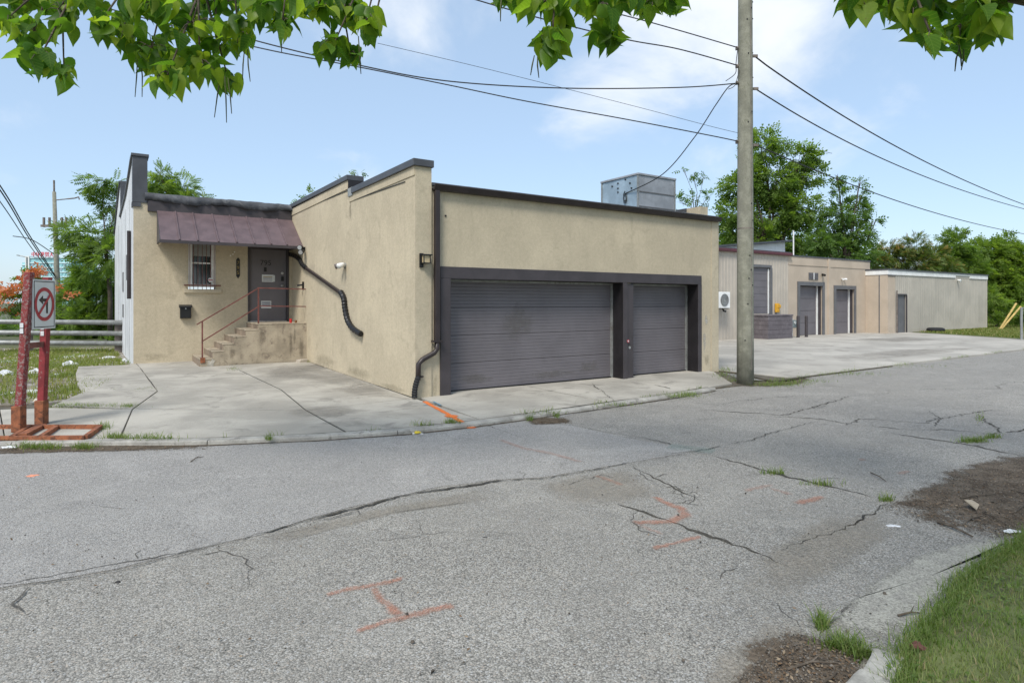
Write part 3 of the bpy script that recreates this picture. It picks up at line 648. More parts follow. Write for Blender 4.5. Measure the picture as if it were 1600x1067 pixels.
st = MB(); st.tube([(9.155, fy-.004, .84), (9.155, fy-.008, .84)], .035, 14); st.build('round_sticker', m_signr, B)
st = MB(); st.tube([(9.155, fy-.0085, .84), (9.155, fy-.0105, .84)], .018, 12); st.build('round_sticker', m_signw, B)
st = MB(); st.tube([(9.23, fy+.03, .70), (9.23, fy+.022, .70)], .03, 10); st.build('lock', m_galv, B)
st = MB(); st.tube([(4.86, YF-.002, 3.15), (4.86, YF-.012, 3.15)], .018, 8); st.build('wall_plug', m_dark, B)
# corner downpipe
dp = MB(); xd = 4.66
dp.box(xd-.045, xd+.045, YF-.115, YF-.035, .98, 3.56)
dpo = dp.build('downpipe', m_brown, B, bevel=.012)
P_ = [(xd, YF-.075, 1.0), (xd, YF-.075, .86), (xd-.05, YF-.075, .80), (xd-.27, YF-.08, .70), (xd-.345, YF-.085, .63), (xd-.355, YF-.085, .36)]
MB().tube(P_, .043, 10).build('pipe_elbow', m_brown, dpo, smooth=True)
hose = [(xd-.355, YF-.085, .42)]+[(xd-.36-.07*t-.02*math.sin(t*3), YF-.09-.02*t, .40-.33*t) for t in [i/16 for i in range(17)]]
MB().tube(hose, [.045]+[.05 if i % 2 else .042 for i in range(17)], 10).build('drain_hose', m_black, dpo)
MB().box(xd-.09, xd+.09, YF-.122, YF-.028, .98, 1.01).build('pipe_clamp', m_brown, dpo)
MB().box(xd-.36, xd-.26, YF-.10, YF-.028, .40, .425).build('pipe_clamp', m_brown, dpo)
# entrance wing -------------------------------------------------------------
XL = .50
wg = MB(); wy = YW
wg.box(XL+.002, 1.70, wy, wy+.28, 0, 4.12).box(1.70, 2.34, wy, wy+.28, 0, 2.00).box(1.70, 2.34, wy, wy+.28, 3.28, 4.12).box(2.34, 3.13, wy, wy+.28, 0, 4.12).box(3.13, 4.20, wy, wy+.28, 3.17, 4.12).box(3.13, 4.20, wy, wy+.28, 0, 1.12).box(4.20, 4.279, wy, wy+.28, 0, 4.12)
wg.build('wing_wall', m_stucco, B)
MB().prism([(XL+.3, wy+.02), (XS-.001, wy+.02), (XS-.001, 28), (XL+.3, 28)], 3.95, 4.11).build('wing_roof', m_membrane, B)
# crumpled roofing felt lapped over the wing's edge
fv = []; ff = []; nx = 40
for i in range(nx+1):
    x = .74+(XS-.02-.74)*i/nx; r_ = random.Random(i); j = .02*math.sin(i*.9)+.016*math.sin(i*2.3)+r_.uniform(-.008, .008); k = .05*math.sin(i*.33+1)
    fv += [(x, wy+.50, 4.36), (x, wy-.02+j*.3, 4.385+j*.3), (x, wy-.115+j, 4.36+j*.6), (x, wy-.12+j*1.6, 4.19+k*.7+j), (x, wy-.05, 4.17+k*.7), (x, wy+.48, 4.13)]
    if i: ff += [((i-1)*6+q, (i-1)*6+q+1, i*6+q+1, i*6+q) for q in range(5)]
f_ = MB(); f_.add(fv, ff); f_.build('roof_felt', m_membrane, B, smooth=True)
MB().box(.80, XS-.005, wy-.06, wy-.002, 3.92, 4.19).build('fascia', m_frame, B, bevel=.008)
MB().box(XL-.02, .80, wy-.03, wy+.45, 4.13, 5.26).build('parapet_end', m_cap, B, bevel=.01)
MB().box(XL-.05, .83, wy-.06, wy+.48, 5.261, 5.33).build('parapet_cap', m_cap, B, bevel=.008)
MB().box(XL-.035, XL+.16, wy-.034, wy+.3, 4.02, 4.128).build('parapet_flashing', m_cap, B)
# white side wall: slightly skewed, rising parapet with a notch
XB = .20; YB = 30.0
def sxp(y): return XL+(XB-XL)*(y-YW)/(YB-YW)
prof = [(YW+.004, 0), (YB, 0), (YB, 4.45), (27.6, 5.10), (24.8, 5.75), (24.7, 4.55), (21.0, 4.75), (18.2, 5.25), (YW+.004, 5.25)]
mb = MB(); k = len(prof); mb.v = [(sxp(y), y, z) for y, z in prof]+[(sxp(y)+.28, y, z) for y, z in prof]
mb.f = [tuple(range(k)), tuple(range(2*k-1, k-1, -1))]+[(i, k+i, k+(i+1) % k, (i+1) % k) for i in range(k)]
mb.build('white_side_wall', m_sidewhite, B)
for (ya, za), (yb, zb) in zip(prof[2:-1], prof[3:]):
    if abs(ya-yb) < .3: continue
    MB().bar((sxp(ya)+.13, ya, za+.03), (sxp(yb)+.13, yb, zb+.03), .36, .06).build('parapet_cap', m_cap, B)
MB().box(sxp(24.75)-.01, sxp(24.75)+.30, 24.60, 24.72, 4.5, 5.74).build('parapet_step', m_cap, B)
for y in (19.4, 21.4, 23.6, 26.2):
    MB().box(sxp(y)-.006, sxp(y)+.01, y-.02, y+.02, .1, 4.4).build('panel_joint', m_galv, B)
MB().tube([(sxp(18.6)-.05, 18.6, 3.5), (sxp(18.6)-.05, 18.6, 1.75)], .045, 8).build('conduit', m_brown, B)
MB().tube([(sxp(18.9)-.03, 18.9+i*.04, 3.5+.1*math.sin(i)-.12*i) for i in range(9)], .012, 5).build('loose_cable', m_wire, B)
for y, z0, z1 in ((20.6, 2.3, 3.0), (22.8, 2.0, 2.6), (22.8, 1.2, 1.6)):
    MB().box(sxp(y)-.02, sxp(y)+.02, y-.25, y+.25, z0, z1).build('side_window', m_greyfr, B)
# awning: eight standing-seam panels
aw = MB(); x0, x1 = 1.0, 4.27; ya, za, yb, zb = wy-.075, 3.95, 16.46, 3.13
awn = MB().box(x0-.012, x1, yb-.02, yb+.015, zb-.075, zb-.002).build('awning', m_frame, B); awn['label'] = 'purple-brown sheet metal awning with raised seams'
sl_ = Vector((0, yb-ya, zb-za)); nrm = Vector((0, -(za-zb), -(yb-ya))).normalized(); nrm = nrm if nrm.z > 0 else -nrm
edges_x = [x0, 1.40, 1.79, 2.24, 2.66, 3.07, 3.47, 3.86, x1]
def awp(x, t, h): p = Vector((x, ya, za))+sl_*t+nrm*h; return p
for i in range(8):
    a, b = edges_x[i]+.004, edges_x[i+1]-.004; sag = -.012
    mb = MB(); nxx, nt_ = 4, 3
    for t in range(nt_+1):
        for u in range(nxx+1):
            p = awp(a+(b-a)*u/nxx, t/nt_, sag*math.sin(math.pi*u/nxx)*math.sin(math.pi*(t+.3)/(nt_+.6))*random.uniform(.3, 1.2)); mb.v.append(tuple(p))
    mb.f = [(t*(nxx+1)+u, t*(nxx+1)+u+1, (t+1)*(nxx+1)+u+1, (t+1)*(nxx+1)+u) for t in range(nt_) for u in range(nxx)]
    mb.build('awning_panel', m_awn, awn, smooth=True)
for x in edges_x[1:-1]:
    a, b = awp(x, .01, .012), awp(x, 1.0, .012); MB().bar(a, b, .035, .04, nrm).build('seam', m_awn, awn, bevel=.006)
mb = MB(); mb.ext([(x0-.004, ya, za), (x0-.004, yb, zb), (x0-.004, ya+.02, zb-.02)], (.012, 0, 0)); mb.build('awning_cheek', m_frame, awn)
MB().bar((x0+.02, ya+.06, zb), (x0+.02, yb+.02, zb-.03), .03, .03).build('bracket', m_frame, awn)
MB().bar((x1-.06, ya+.06, zb), (x1-.06, yb+.02, zb-.03), .03, .03).build('bracket', m_frame, awn)
# window with bars
wn = MB()
wx0, wx1, wz0, wz1 = 1.70, 2.34, 2.06, 3.28; fyy = wy+.02
wn.box(wx0, wx0+.10, fyy, fyy+.10, wz0, wz1).box(wx1-.10, wx1, fyy, fyy+.10, wz0, wz1).box(wx0+.10, wx1-.10, fyy, fyy+.10, wz0, wz0+.07).box(wx0+.10, wx1-.10, fyy, fyy+.10, wz1-.05, wz1)
win = wn.build('window', m_white, B, bevel=.006); win['label'] = 'narrow white sash window behind security bars'
MB().box(wx0+.102, wx1-.102, fyy+.03, fyy+.07, 2.66, 2.70).build('meeting_rail', m_white, win)
MB().box(wx0+.102, wx1-.102, fyy+.05, fyy+.06, wz0+.07, 2.66).build('pane', m_glass, win)
MB().box(wx0+.102, wx1-.102, fyy+.05, fyy+.06, 2.70, wz1-.05).build('pane', m_glass, win)
MB().box(wx0+.11, wx1-.11, fyy+.044, fyy+.049, 2.86, 3.22).build('blind', m_blind, win)
for x in (1.735, 1.82, 1.92, 2.02, 2.12, 2.21, 2.30):
    MB().tube([(x, wy-.05, 1.99), (x, wy-.05, 3.26)], .008, 6).build('security_bar', m_rustred, win)
for z in (2.10,): MB().bar((1.60 if z < 2.5 else 1.70, wy-.052, z), (2.46 if z < 2.5 else 2.34, wy-.052, z), .02, .03).build('bar_rail', m_rustred, win)
for x in (1.62, 2.44): MB().bar((x, wy-.05, 2.10), (x, wy+.01, 2.10), .02, .02).build('bar_bracket', m_rustred, win)
MB().box(1.60, 2.48, wy-.05, wy-.001, 1.90, 2.0).build('window_sill', m_stucco, win, bevel=.008)
st = MB(); st.tube([(2.21, wy-.062, 2.24), (2.21, wy-.066, 2.24)], .06, 16); st.build('round_sticker', m_signw, win)
MB().bar((2.16, wy-.068, 2.24), (2.26, wy-.068, 2.24), .003, .025).build('sticker_bar', m_signr, win)
# entrance door 795
DX0, DX1, DZ0, DZ1 = 3.13, 4.20, 1.14, 3.17
fr = MB().box(DX0, DX0+.06, wy-.02, wy+.14, DZ0, DZ1).box(DX1-.06, DX1, wy-.02, wy+.14, DZ0, DZ1).box(DX0+.06, DX1-.06, wy-.02, wy+.14, DZ1-.06, DZ1)
fr.build('door_frame', m_frame, B, bevel=.005)
dr = MB().box(DX0+.065, DX1-.065, wy+.05, wy+.10, DZ0+.012, DZ1-.065).build('entrance_door', m_door, B, bevel=.004); dr['label'] = 'charcoal entrance door numbered 795'
MB().box(DX0+.062, DX1-.062, wy-.02, wy+.13, DZ0-.03, DZ0+.01).build('threshold', m_silver, dr)
def put_text(s, size, mat, x, y, z, parent, name, ext=.002):
    me = text_mesh(s, size, mat, ext); org = root_of(parent)
    me.transform(Matrix.Translation(Vector((x, y, z))-org) @ Matrix.Rotation(R(90), 4, 'X')); return link(name, me, parent)
dfy = wy+.048
put_text('795', .20, m_black, 3.60, dfy, 2.74, dr, 'number_text')
MB().box(3.55, 3.62, dfy-.006, dfy+.001, 2.50, 2.62).build('peephole_plate', m_black, dr)
n1 = MB().box(3.50, 3.80, dfy-.004, dfy+.001, 2.22, 2.42).build('notice', m_paper, dr)
MB().box(3.78, 3.84, dfy-.003, dfy+.0005, 2.23, 2.41).build('notice', m_signw, dr)
for z, h, m_ in ((2.36, .02, m_printy), (2.325, .012, m_print), (2.305, .008, m_print), (2.285, .008, m_print), (2.255, .012, m_print)):
    MB().box(3.53, 3.77, dfy-.0055, dfy-.0035, z-h/2, z+h/2).build('print_line', m_, n1)
n2 = MB().box(3.48, 3.74, dfy-.004, dfy+.001, 1.50, 1.70).build('notice', m_paper, dr)
for z, h in ((1.665, .014), (1.64, .02), (1.61, .012), (1.585, .02)): MB().box(3.50, 3.72, dfy-.0055, dfy-.0035, z-h/2, z+h/2).build('print_line', m_print, n2)
st = MB(); st.tube([(4.03, dfy, 2.47), (4.03, dfy-.03, 2.47)], .035, 12); st.build('deadbolt', m_silver, dr)
MB().box(4.00, 4.07, dfy-.02, dfy+.001, 2.25, 2.38).build('keypad', m_black, dr, bevel=.006)
st = MB(); st.tube([(4.02, dfy, 2.13), (4.02, dfy-.03, 2.13), (4.02, dfy-.06, 2.13)], [.03, .02, .035], 12); st.build('door_knob', m_silver, dr, smooth=True)
# vertical number plaque on the wall
pq = MB(); pq.ext([(2.84, wy-.014, 2.36), (2.885, wy-.014, 2.30), (2.93, wy-.014, 2.36), (2.93, wy-.014, 2.80), (2.885, wy-.014, 2.86), (2.84, wy-.014, 2.80)], (0, .013, 0))
pq = pq.build('number_plaque', m_black, B)
for i, ch in enumerate('795'): put_text(ch, .13, m_printy, 2.885, wy-.0155, 2.71-.13*i, pq, 'number_text', .001)
for x, z in ((2.70, 2.90), (2.76, 2.94), (2.80, 3.0)):
    st = MB(); st.tube([(x, wy-.001, z), (x, wy-.004, z)], .018, 8); st.build('paint_fleck', m_white, B)
# roof-water hose along the side wall
hx = XS-.055
hz = [OX(px, py, hx) for px, py in [(447, 393), (452, 397), (460, 400), (467, 405), (472, 413), (478, 419)]]
hz = [Vector((hx, p.y, p.z)) for p in hz]; q1 = OX(478, 419, hx); q2 = OX(534, 459, hx)
dn = MB().bar(q1, q2, .075, .06, (1, 0, 0)).build('roof_drain', m_brown, B, bevel=.01)
def flex(pts, r, n):
    pts = [Vector(p) for p in pts]; o = []; 
    for i in range(n+1):
        t = i/n*(len(pts)-1); k = min(int(t), len(pts)-2); f = t-k
        p0, p1, p2, p3 = pts[max(k-1, 0)], pts[k], pts[k+1], pts[min(k+2, len(pts)-1)]
        o.append(.5*((2*p1)+(p2-p0)*f+(2*p0-5*p1+4*p2-p3)*f*f+(3*p1-p0-3*p2+p3)*f**3))
    return o, [r*(1.12 if i % 2 else .92) for i in range(n+1)]
a, b = flex(hz, .055, 26); MB().tube(a, b, 10).build('drain_hose', m_black, dn)
a, b = flex([OX(px, py, hx) for px, py in [(532, 456), (537, 466), (539, 482), (543, 500), (551, 513), (564, 522)]], .058, 34); MB().tube(a, b, 10).build('drain_hose', m_black, dn)

# front steps ------------------------------------------------------------
Y0, Y1 = 16.2, wy-.004; gs = .12
FS = thing('front_steps', (3.0, Y0, gs), 'six worn beige concrete steps with landing under the awning', 'steps')
sx_ = [1.80, 2.07, 2.31, 2.55, 2.81, 3.10]; szs = [.32, .49, .66, .83, .99, 1.13]
for i in range(6):
    xa = sx_[i]; xb = sx_[i+1] if i < 5 else XS-.002
    MB().box(xa+.004, xb+.02 if i < 5 else xb, Y0, Y1, gs-.1, szs[i]-.03).build('step' if i < 5 else 'landing', m_step, FS)
    MB().box(xa-.012, xb+.018 if i < 5 else xb, Y0-.022, Y1, szs[i]-.029, szs[i]).build('tread', m_step, FS, bevel=.006)
    MB().box(xa-.004, xa+.003, Y0+.01, Y1, (szs[i-1] if i else gs-.1), szs[i]-.03).build('riser', m_riser, FS)
pf = [(sx_[0], gs-.1)]
for i in range(6): pf += [(sx_[i]+.002, (szs[i-1] if i else gs-.1)-.03*(i > 0)), (sx_[i]+.002, szs[i]-.03)]
pf = pf[1:]+[(XS-.003, szs[5]-.03), (XS-.003, gs-.1)]
MB().ext([(x, Y0-.014, z) for x, z in pf], (0, .0125, 0)).build('side_face', m_step, FS)
RL = thing('stair_railing', (3.1, Y0, .3), 'rusty red pipe railing rising beside the front steps', 'railing')
ry = Y0+.06
def rp(px, py): return OY(px, py, ry)
pA = (1.86, ry); pB = (3.12, ry)
MB().box(pA[0]-.016, pA[0]+.016, ry-.016, ry+.016, .26, 1.20).build('post', m_rustred, RL)
MB().box(pB[0]-.016, pB[0]+.016, ry-.016, ry+.016, 1.12, 2.02).build('post', m_rustred, RL)
MB().bar((1.74, ry, 1.13), (3.13, ry, 2.02), .03, .026).build('rail', m_rustred, RL)
MB().bar((1.86, ry, .73), (3.13, ry, 1.56), .03, .026).build('rail', m_rustred, RL)
MB().bar((3.10, ry, 2.02), (XS, ry, 2.0), .026, .026).build('rail', m_rustred, RL)
MB().bar((3.10, ry, 1.57), (XS, ry, 1.55), .026, .026).build('rail', m_rustred, RL)
MB().box(pA[0]-.05, pA[0]+.05, ry-.09, ry-.0, .22, .34).build('post_foot', m_rust, RL)
# things on and by the steps
mbx = thing('mailbox', (1.63, wy-.08, 1.25), 'small black metal mailbox on the beige wall below the barred window', 'mailbox')
MB().box(1.51, 1.76, wy-.11, wy-.002, 1.25, 1.53).build('body', m_black, mbx, bevel=.01)
mb = MB(); mb.ext([(1.49, wy-.001, 1.60), (1.49, wy-.14, 1.56), (1.49, wy-.145, 1.53), (1.49, wy-.001, 1.535)], (.29, 0, 0)); mb.build('lid', m_black, mbx)
mb = MB(); mb.tube([(1.635, wy-.11, 1.50), (1.635, wy-.125, 1.50)], .016, 10); mb.build('lock', m_silver, mbx)
mb = MB(); mb.tube([(3.90, Y0+.06, 1.13), (3.90, Y0+.06, 1.24)], .033, 12); one('drink_can', mb, m_red, 'red drink can standing on the landing edge', 'can')
mb = MB(); mb.tube([(4.03, Y0+.06, 1.13), (4.03, Y0+.06, 1.20)], [.03, .033], 12); one('tin_can', mb, m_copper, 'short brown tin standing beside the red drink can', 'can')
mb = MB(); mb.obox((4.12, 16.02, .155), (.11, .03, 0), (-.03, .08, 0), (.01, 0, .05)); one('concrete_lump', mb, m_brick, 'pale broken concrete lump at the foot of the landing', 'rubble', bevel=.02)
mb = MB(); mb.ext([(1.95, Y0-.016, .10), (2.10, Y0-.016, .10), (2.09, Y0-.016, .2), (2.13, Y0-.016, .26), (2.06, Y0-.016, .31), (2.04, Y0-.016, .25), (1.97, Y0-.016, .27)], (0, -.006, 0)); one('peeled_plaster', mb, surf('plaster', (.45, .42, .36), .9, .3, 12), 'pale patch of peeled plaster on the lowest step', 'plaster')
# wall lights
def lantern(x, y, z):
    t = thing('wall_lantern', (x, y, z), 'square black wall lantern with amber glass beside the downpipe', 'lamp')
    MB().box(x-.05, x+.02, y-.03, y, z-.14, z+.10).build('back_plate', m_black, t, bevel=.006)
    MB().box(x-.03, x+.11, y-.13, y-.031, z-.075, z-.06).build('base', m_black, t); MB().box(x-.03, x+.13, y-.14, y-.031, z+.06, z+.08).build('cap', m_black, t)
    MB().box(x-.015, x+.095, y-.115, y-.04, z-.059, z+.059).build('glass', m_lampglass, t)
    for u in (-.02, .10): MB().box(x+u-.006, x+u+.006, y-.127, y-.115, z-.06, z+.06).build('corner_bar', m_black, t)
lantern(4.40, YF-.031, 2.38)
t = thing('wall_spotlight', (XS, 13.05, 2.45), 'small white twin spotlight fixed halfway along the beige side wall', 'lamp')
mb = MB(); mb.tube([(XS, 13.05, 2.45), (XS-.03, 13.05, 2.45)], .06, 12); mb.build('base', m_galv, t)
for s in (-1, 1):
    mb = MB(); mb.tube([(XS-.03, 13.05, 2.45), (XS-.08, 13.05+s*.05, 2.47), (XS-.19, 13.05+s*.12, 2.43)], [.03, .045, .06], 10); mb.build('lamp_head', m_white if s < 0 else m_galvpost, t, smooth=True)
t = thing('floodlight', (XS-.02, 16.35, 3.05), 'black twin floodlight with silver lenses under the awning corner', 'lamp')
MB().box(XS-.04, XS, 16.30, 16.40, 3.0, 3.1).build('base', m_black, t)
for s in (0, 1):
    mb = MB(); mb.tube([(XS-.04, 16.35, 3.04), (XS-.10, 16.30-s*.1, 3.08-s*.10), (XS-.17, 16.20-s*.1, 3.07-s*.13)], [.03, .05, .07], 10); o = mb.build('lamp_head', m_black, t, smooth=True)
    mb = MB(); mb.tube([(XS-.171, 16.199-s*.1, 3.07-s*.13), (XS-.178, 16.188-s*.1, 3.069-s*.132)], .055, 10); mb.build('lens', m_silver, o)
t = thing('wall_tap', (XS-.02, 16.5, 2.05), 'small dark bracket fixed to side wall above the railing end', 'bracket')
MB().box(XS-.03, XS, 16.42, 16.52, 2.02, 2.2).build('plate', m_black, t); MB().bar((XS-.02, 16.46, 2.12), (XS-.16, 16.50, 2.10), .06, .04).build('arm', m_black, t)
# stains and scuffs on the walls (irregular overlays a few millimetres proud)
m_scuff = patchmat('wall_scuff_pale', (.55, .54, .50), (.50, .48, .43), .55, .3, 9, 40, .6, na=1.3)
m_grime = patchmat('wall_grime', (.20, .18, .12), (.28, .25, .18), .66, .4, 7, 40, .30, na=1.3)
m_drip = patchmat('drip_stain', (.10, .08, .06), (.18, .15, .115), .60, .4, 9, 40, .38, na=1.3)
def vpatch(name, c, du, dv, mat, parent, seed):
    c = Vector(c); du = Vector(du); dv = Vector(dv); r = random.Random(seed); n = 18; vs = []; ed = []
    jit = [r.uniform(.7, 1.15) for _ in range(n)]
    for k, e in ((1, 0), (.7, .6), (.35, 1)):
        for i in range(n): a = 2*math.pi*i/n; vs.append(c+(du*math.cos(a)+dv*math.sin(a))*k*jit[i]); ed.append(e)
    vs.append(c); ed.append(1)
    fs = [(q*n+i, q*n+(i+1) % n, (q+1)*n+(i+1) % n, (q+1)*n+i) for q in range(2) for i in range(n)]+[(2*n+i, 2*n+(i+1) % n, 3*n) for i in range(n)]
    me = bpy.data.meshes.new(name); org = root_of(parent); me.from_pydata([tuple(v-org) for v in vs], [], fs); me.materials.append(mat)
    at_ = me.attributes.new('edge', 'FLOAT', 'POINT'); at_.data.foreach_set('value', ed); me.update(); return link(name, me, parent)
for i, (x, z, w_, h_, m_) in enumerate([(11.68, 1.25, .10, .16, m_scuff), (11.62, .75, .07, .34, m_scuff), (11.7, .3, .12, .22, m_grime), (4.66, .2, .07, .3, m_grime)]):
    vpatch('stain', (x, YF-.003, z), (w_, 0, 0), (0, 0, h_), m_, B, 300+i)
for i, (y, z, w_, h_, m_) in enumerate([(12.2, .22, 1.1, .16, m_grime), (14.6, .28, 1.3, .18, m_grime), (10.4, .12, .8, .10, m_grime), (12.74, 3.6, .08, .35, m_drip)]):
    vpatch('stain', (XS-.003, y, z), (0, w_, 0), (0, 0, h_), m_, B, 320+i)
for i, (x, z, w_, h_, m_) in enumerate([(1.0, .3, .4, .16, m_grime)]):
    vpatch('stain', (x, YW-.003, z), (w_, 0, 0), (0, 0, h_), m_, B, 340+i)
for i, (x, z, w_, h_) in enumerate([(3.88, .62, .06, .52), (3.98, .75, .04, .34), (3.2, .8, .12, .3), (2.5, .42, .1, .2), (4.15, .5, .1, .35)]):
    vpatch('stain', (x, Y0-.0165, z), (w_, 0, 0), (0, 0, h_), m_drip, FS, 360+i)
for i, (x, z, w_, h_) in enumerate([(5.6, .25, .5, .14), (7.4, .22, .8, .12), (8.4, .3, .4, .2), (6.6, 1.3, .5, .5)]):
    vpatch('stain', (x, YF+.3205, z), (w_, 0, 0), (0, 0, h_), patchmat('door_grime%d' % i, (.19, .18, .16), (.15, .14, .13), .62, .35, 6, 30, .35, na=1.5), d1, 380+i)
# rooftop unit
t = thing('rooftop_unit', (10.7, 10.7, 3.6), 'weathered bluish sheet metal ventilation box on the garage roof', 'ventilation box')
bx0, bx1, by0, by1 = 10.1, 11.32, 10.1, 11.32
MB().box(bx0, bx1, by0, by1, 3.60, 4.57).build('casing', m_hvac, t)
MB().box(bx0-.03, bx1+.03, by0-.03, by1+.03, 4.571, 4.62).build('lid', m_hvac2, t, bevel=.008)
MB().box(bx0+.03, bx1-.03, by0-.008, by0-.001, 3.62, 4.56).build('shaded_front_sheet', m_hvac2, t)  # greyer sheet puts the less lit street face into the colour
for z in (3.86, 4.2): MB().box(bx0+.03, bx1-.03, by0-.02, by0-.009, z-.012, z+.012).build('crease', m_greyfr, t)
for x, y in ((bx0, by0), (bx1, by0), (bx0, by1)): MB().box(x-.018, x+.018, y-.018, y+.018, 3.6, 4.57).build('corner_angle', m_galv, t)
for y, z in ((10.95, 4.44), (10.75, 4.48), (10.75, 4.36), (10.75, 4.27), (10.35, 4.42), (10.3, 4.3), (10.5, 4.53)):
    mb = MB(); mb.tube([(bx0-.001, y, z), (bx0-.02, y, z)], .02, 8); mb.build('bolt', m_dark, t)
cb_ = [Vector((bx0-.02, 10.5+.05*math.sin(i*1.1), 4.15+.11*math.cos(i*1.1)-.01*i)) for i in range(12)]
MB().tube(cb_, .01, 5).build('cable_loop', m_wire, t)

# ------------------------------------------------------------------ right-hand neighbours
def ribbed(x0, x1, y, z0, z1, pitch, depth, gaps=()):
    mb = MB(); xs = []; x = x0
    while x < x1-1e-6:
        for u, d in ((0, 0), (.62, 0), (.70, -depth), (.92, -depth)):
            if x+u*pitch < x1: xs.append((x+u*pitch, y+d))
        x += pitch
    xs.append((x1, y))
    for (a, ya_), (b, yb_) in zip(xs[:-1], xs[1:]):
        segs = [(z0, z1)]
        for g0, g1, h0, h1 in gaps:
            if a >= g0 and b <= g1: segs = [(z0, h0), (h1, z1)]
        for p, q in segs:
            if q > p: k = len(mb.v); mb.v += [(a, ya_, p), (b, yb_, p), (b, yb_, q), (a, ya_, q)]; mb.f.append((k, k+1, k+2, k+3))
    return mb
YM = 17.0
W1 = thing('metal_clad_building', (21, YM, .05), 'ribbed beige metal building with raised loading door and maroon gutter', 'building')
ribbed(13.0, 26.85, YM, .04, 3.86, .22, .014, [(23.3, 25.35, 1.15, 3.25)]).build('siding', m_rib, W1)
MB().box(13.0, 26.86, YM+.04, YM+8, .0, 3.80).build('body', m_greyfr, W1)
MB().box(12.9, 27.0, YM-.16, YM+.02, 3.86, 3.99).build('gutter', m_maroon, W1, bevel=.02)
MB().box(12.9, 26.95, YM-.10, YM+8, 3.992, 4.03).build('roof', m_cap, W1)
MB().box(23.2, 25.45, YM-.08, YM-.001, 3.25, 3.37).build('door_lintel', m_greyfr, W1)
MB().box(25.35, 25.5, YM-.08, YM+.30, 1.0, 3.249).build('door_jamb', m_greyfr, W1); MB().box(23.15, 23.3, YM-.08, YM+.30, 1.0, 3.249).build('door_jamb', m_greyfr, W1)
ld = MB().box(23.3, 25.35, YM+.025, YM+.038, 1.0, 3.25).build('loading_door', m_door, W1)
for k in range(7): MB().box(23.31, 25.25, YM+.012, YM+.024, 1.16+k*.3, 1.16+k*.3+.285).build('door_panel', m_door, ld)
MB().box(25.26, 25.33, YM-.02, YM+.011, 1.15, 3.2).build('door_track', m_white, ld)
MB().tube([(21.6, YM-.08, 3.86), (21.6, YM-.08, 1.7)], .06, 8).build('downpipe', m_brown, W1)
MB().tube([(20.75, YM-.5, 4.8), (20.75, YM-.5, .4)], .05, 8).build('red_pipe', m_rustred, W1)
for z in (.8, 2.2, 3.4): MB().bar((20.75, YM-.5, z), (20.75, YM, z), .03, .03).build('pipe_bracket', m_rustred, W1)
RS = MB(); RS.ext([(25.4, 20.0, 0), (31.3, 20.0, 0), (31.3, 20.0, 5.0), (25.4, 20.0, 4.42)], (0, 4, 0)); RS.build('roof_monitor', m_white, W1)
MB().bar((24.6, 22, 4.40), (31.7, 22, 5.10), 4.6, .09).build('monitor_roof', m_cap, W1)
one('vent_pipe', MB().tube([(31.3, 19.5, 3.6), (31.3, 19.5, 5.6)], .035, 8), m_white, 'thin white vent pipe standing on the roof beside the white roof monitor', 'pipe')
W2 = thing('tan_stucco_building', (30.5, YM, .05), 'pinkish tan stucco building with two grey framed roller doors', 'building')
D = [(27.75, 29.75), (30.95, 32.75)]
mb = MB(); y0 = YM
mb.box(26.87, 27.75, y0, y0+.3, 0, 3.86).box(27.75, 29.75, y0, y0+.3, 2.5, 3.86).box(29.75, 30.95, y0, y0+.3, 0, 3.86).box(30.95, 32.75, y0, y0+.3, 2.36, 3.86).box(32.75, 34.4, y0, y0+.3, 0, 3.86)
mb.build('wall', m_stucco_far, W2)
MB().box(26.88, 34.39, y0+.301, y0+8, 0, 3.7).build('body', m_stucco_far, W2)
MB().box(26.86, 34.42, y0-.03, y0+8, 3.861, 3.92).build('parapet_cap', m_cap, W2)
MB().box(26.88, 34.38, y0-.025, y0-.001, 3.45, 3.50).build('band', m_stucco_far, W2)
MB().box(30.25, 30.42, y0-.05, y0-.0015, .03, 3.85).build('pilaster', m_greyfr if False else m_stucco_far, W2)
for (a, b), h in zip(D, (2.5, 2.36)):
    f = MB().box(a-.16, b+.16, y0-.05, y0-.001, h-.02, h+.17).box(a-.16, a+.02, y0-.05, y0-.001, .03, h-.021).box(b-.02, b+.16, y0-.05, y0-.001, .03, h-.021).build('door_surround', m_greyfr, W2)
    dd = MB().box(a+.02, b, y0+.26, y0+.29, .03, h).build('garage_door', m_dark, W2)
    for k in range(4): MB().box(a+.03, b-.16, y0+.225, y0+.259, .06+k*(h-.1)/4, .06+(k+.985)*(h-.1)/4).build('door_panel', m_door, dd, bevel=.01)
    MB().box(b-.15, b-.07, y0+.18, y0+.258, .05, h-.02).build('door_track', m_white, dd)
    MB().box(b-.06, b-.001, y0+.06, y0+.258, .05, h-.02).build('door_jamb', m_frame, dd)
v = MB().box(28.55, 29.35, y0-.03, y0-.001, 2.78, 3.12).build('wall_vent', m_greyfr, W2)
for k in range(5): MB().bar((28.58, y0-.035, 2.82+k*.06), (29.32, y0-.035, 2.82+k*.06), .012, .02).build('louvre', m_block, v)
MB().box(28.93, 28.98, y0-.05, y0-.031, 2.78, 3.12).build('vent_bar', m_white, v)
one('security_camera', MB().bar((29.55, y0-.25, 3.0), (29.75, y0-.05, 3.05), .09, .09).box(29.70, 29.78, y0-.06, y0, 2.98, 3.1), m_black, 'black security camera beside the vent on the tan wall', 'camera')
mb = MB(); mb.tube([(31.55, y0, 2.88), (31.45, y0-.15, 2.85)], [.03, .06], 8); mb.tube([(31.65, y0, 2.88), (31.78, y0-.15, 2.85)], [.03, .06], 8); one('twin_spotlight', mb, m_white, 'small white twin spotlight above the roller door of the tan building', 'lamp')
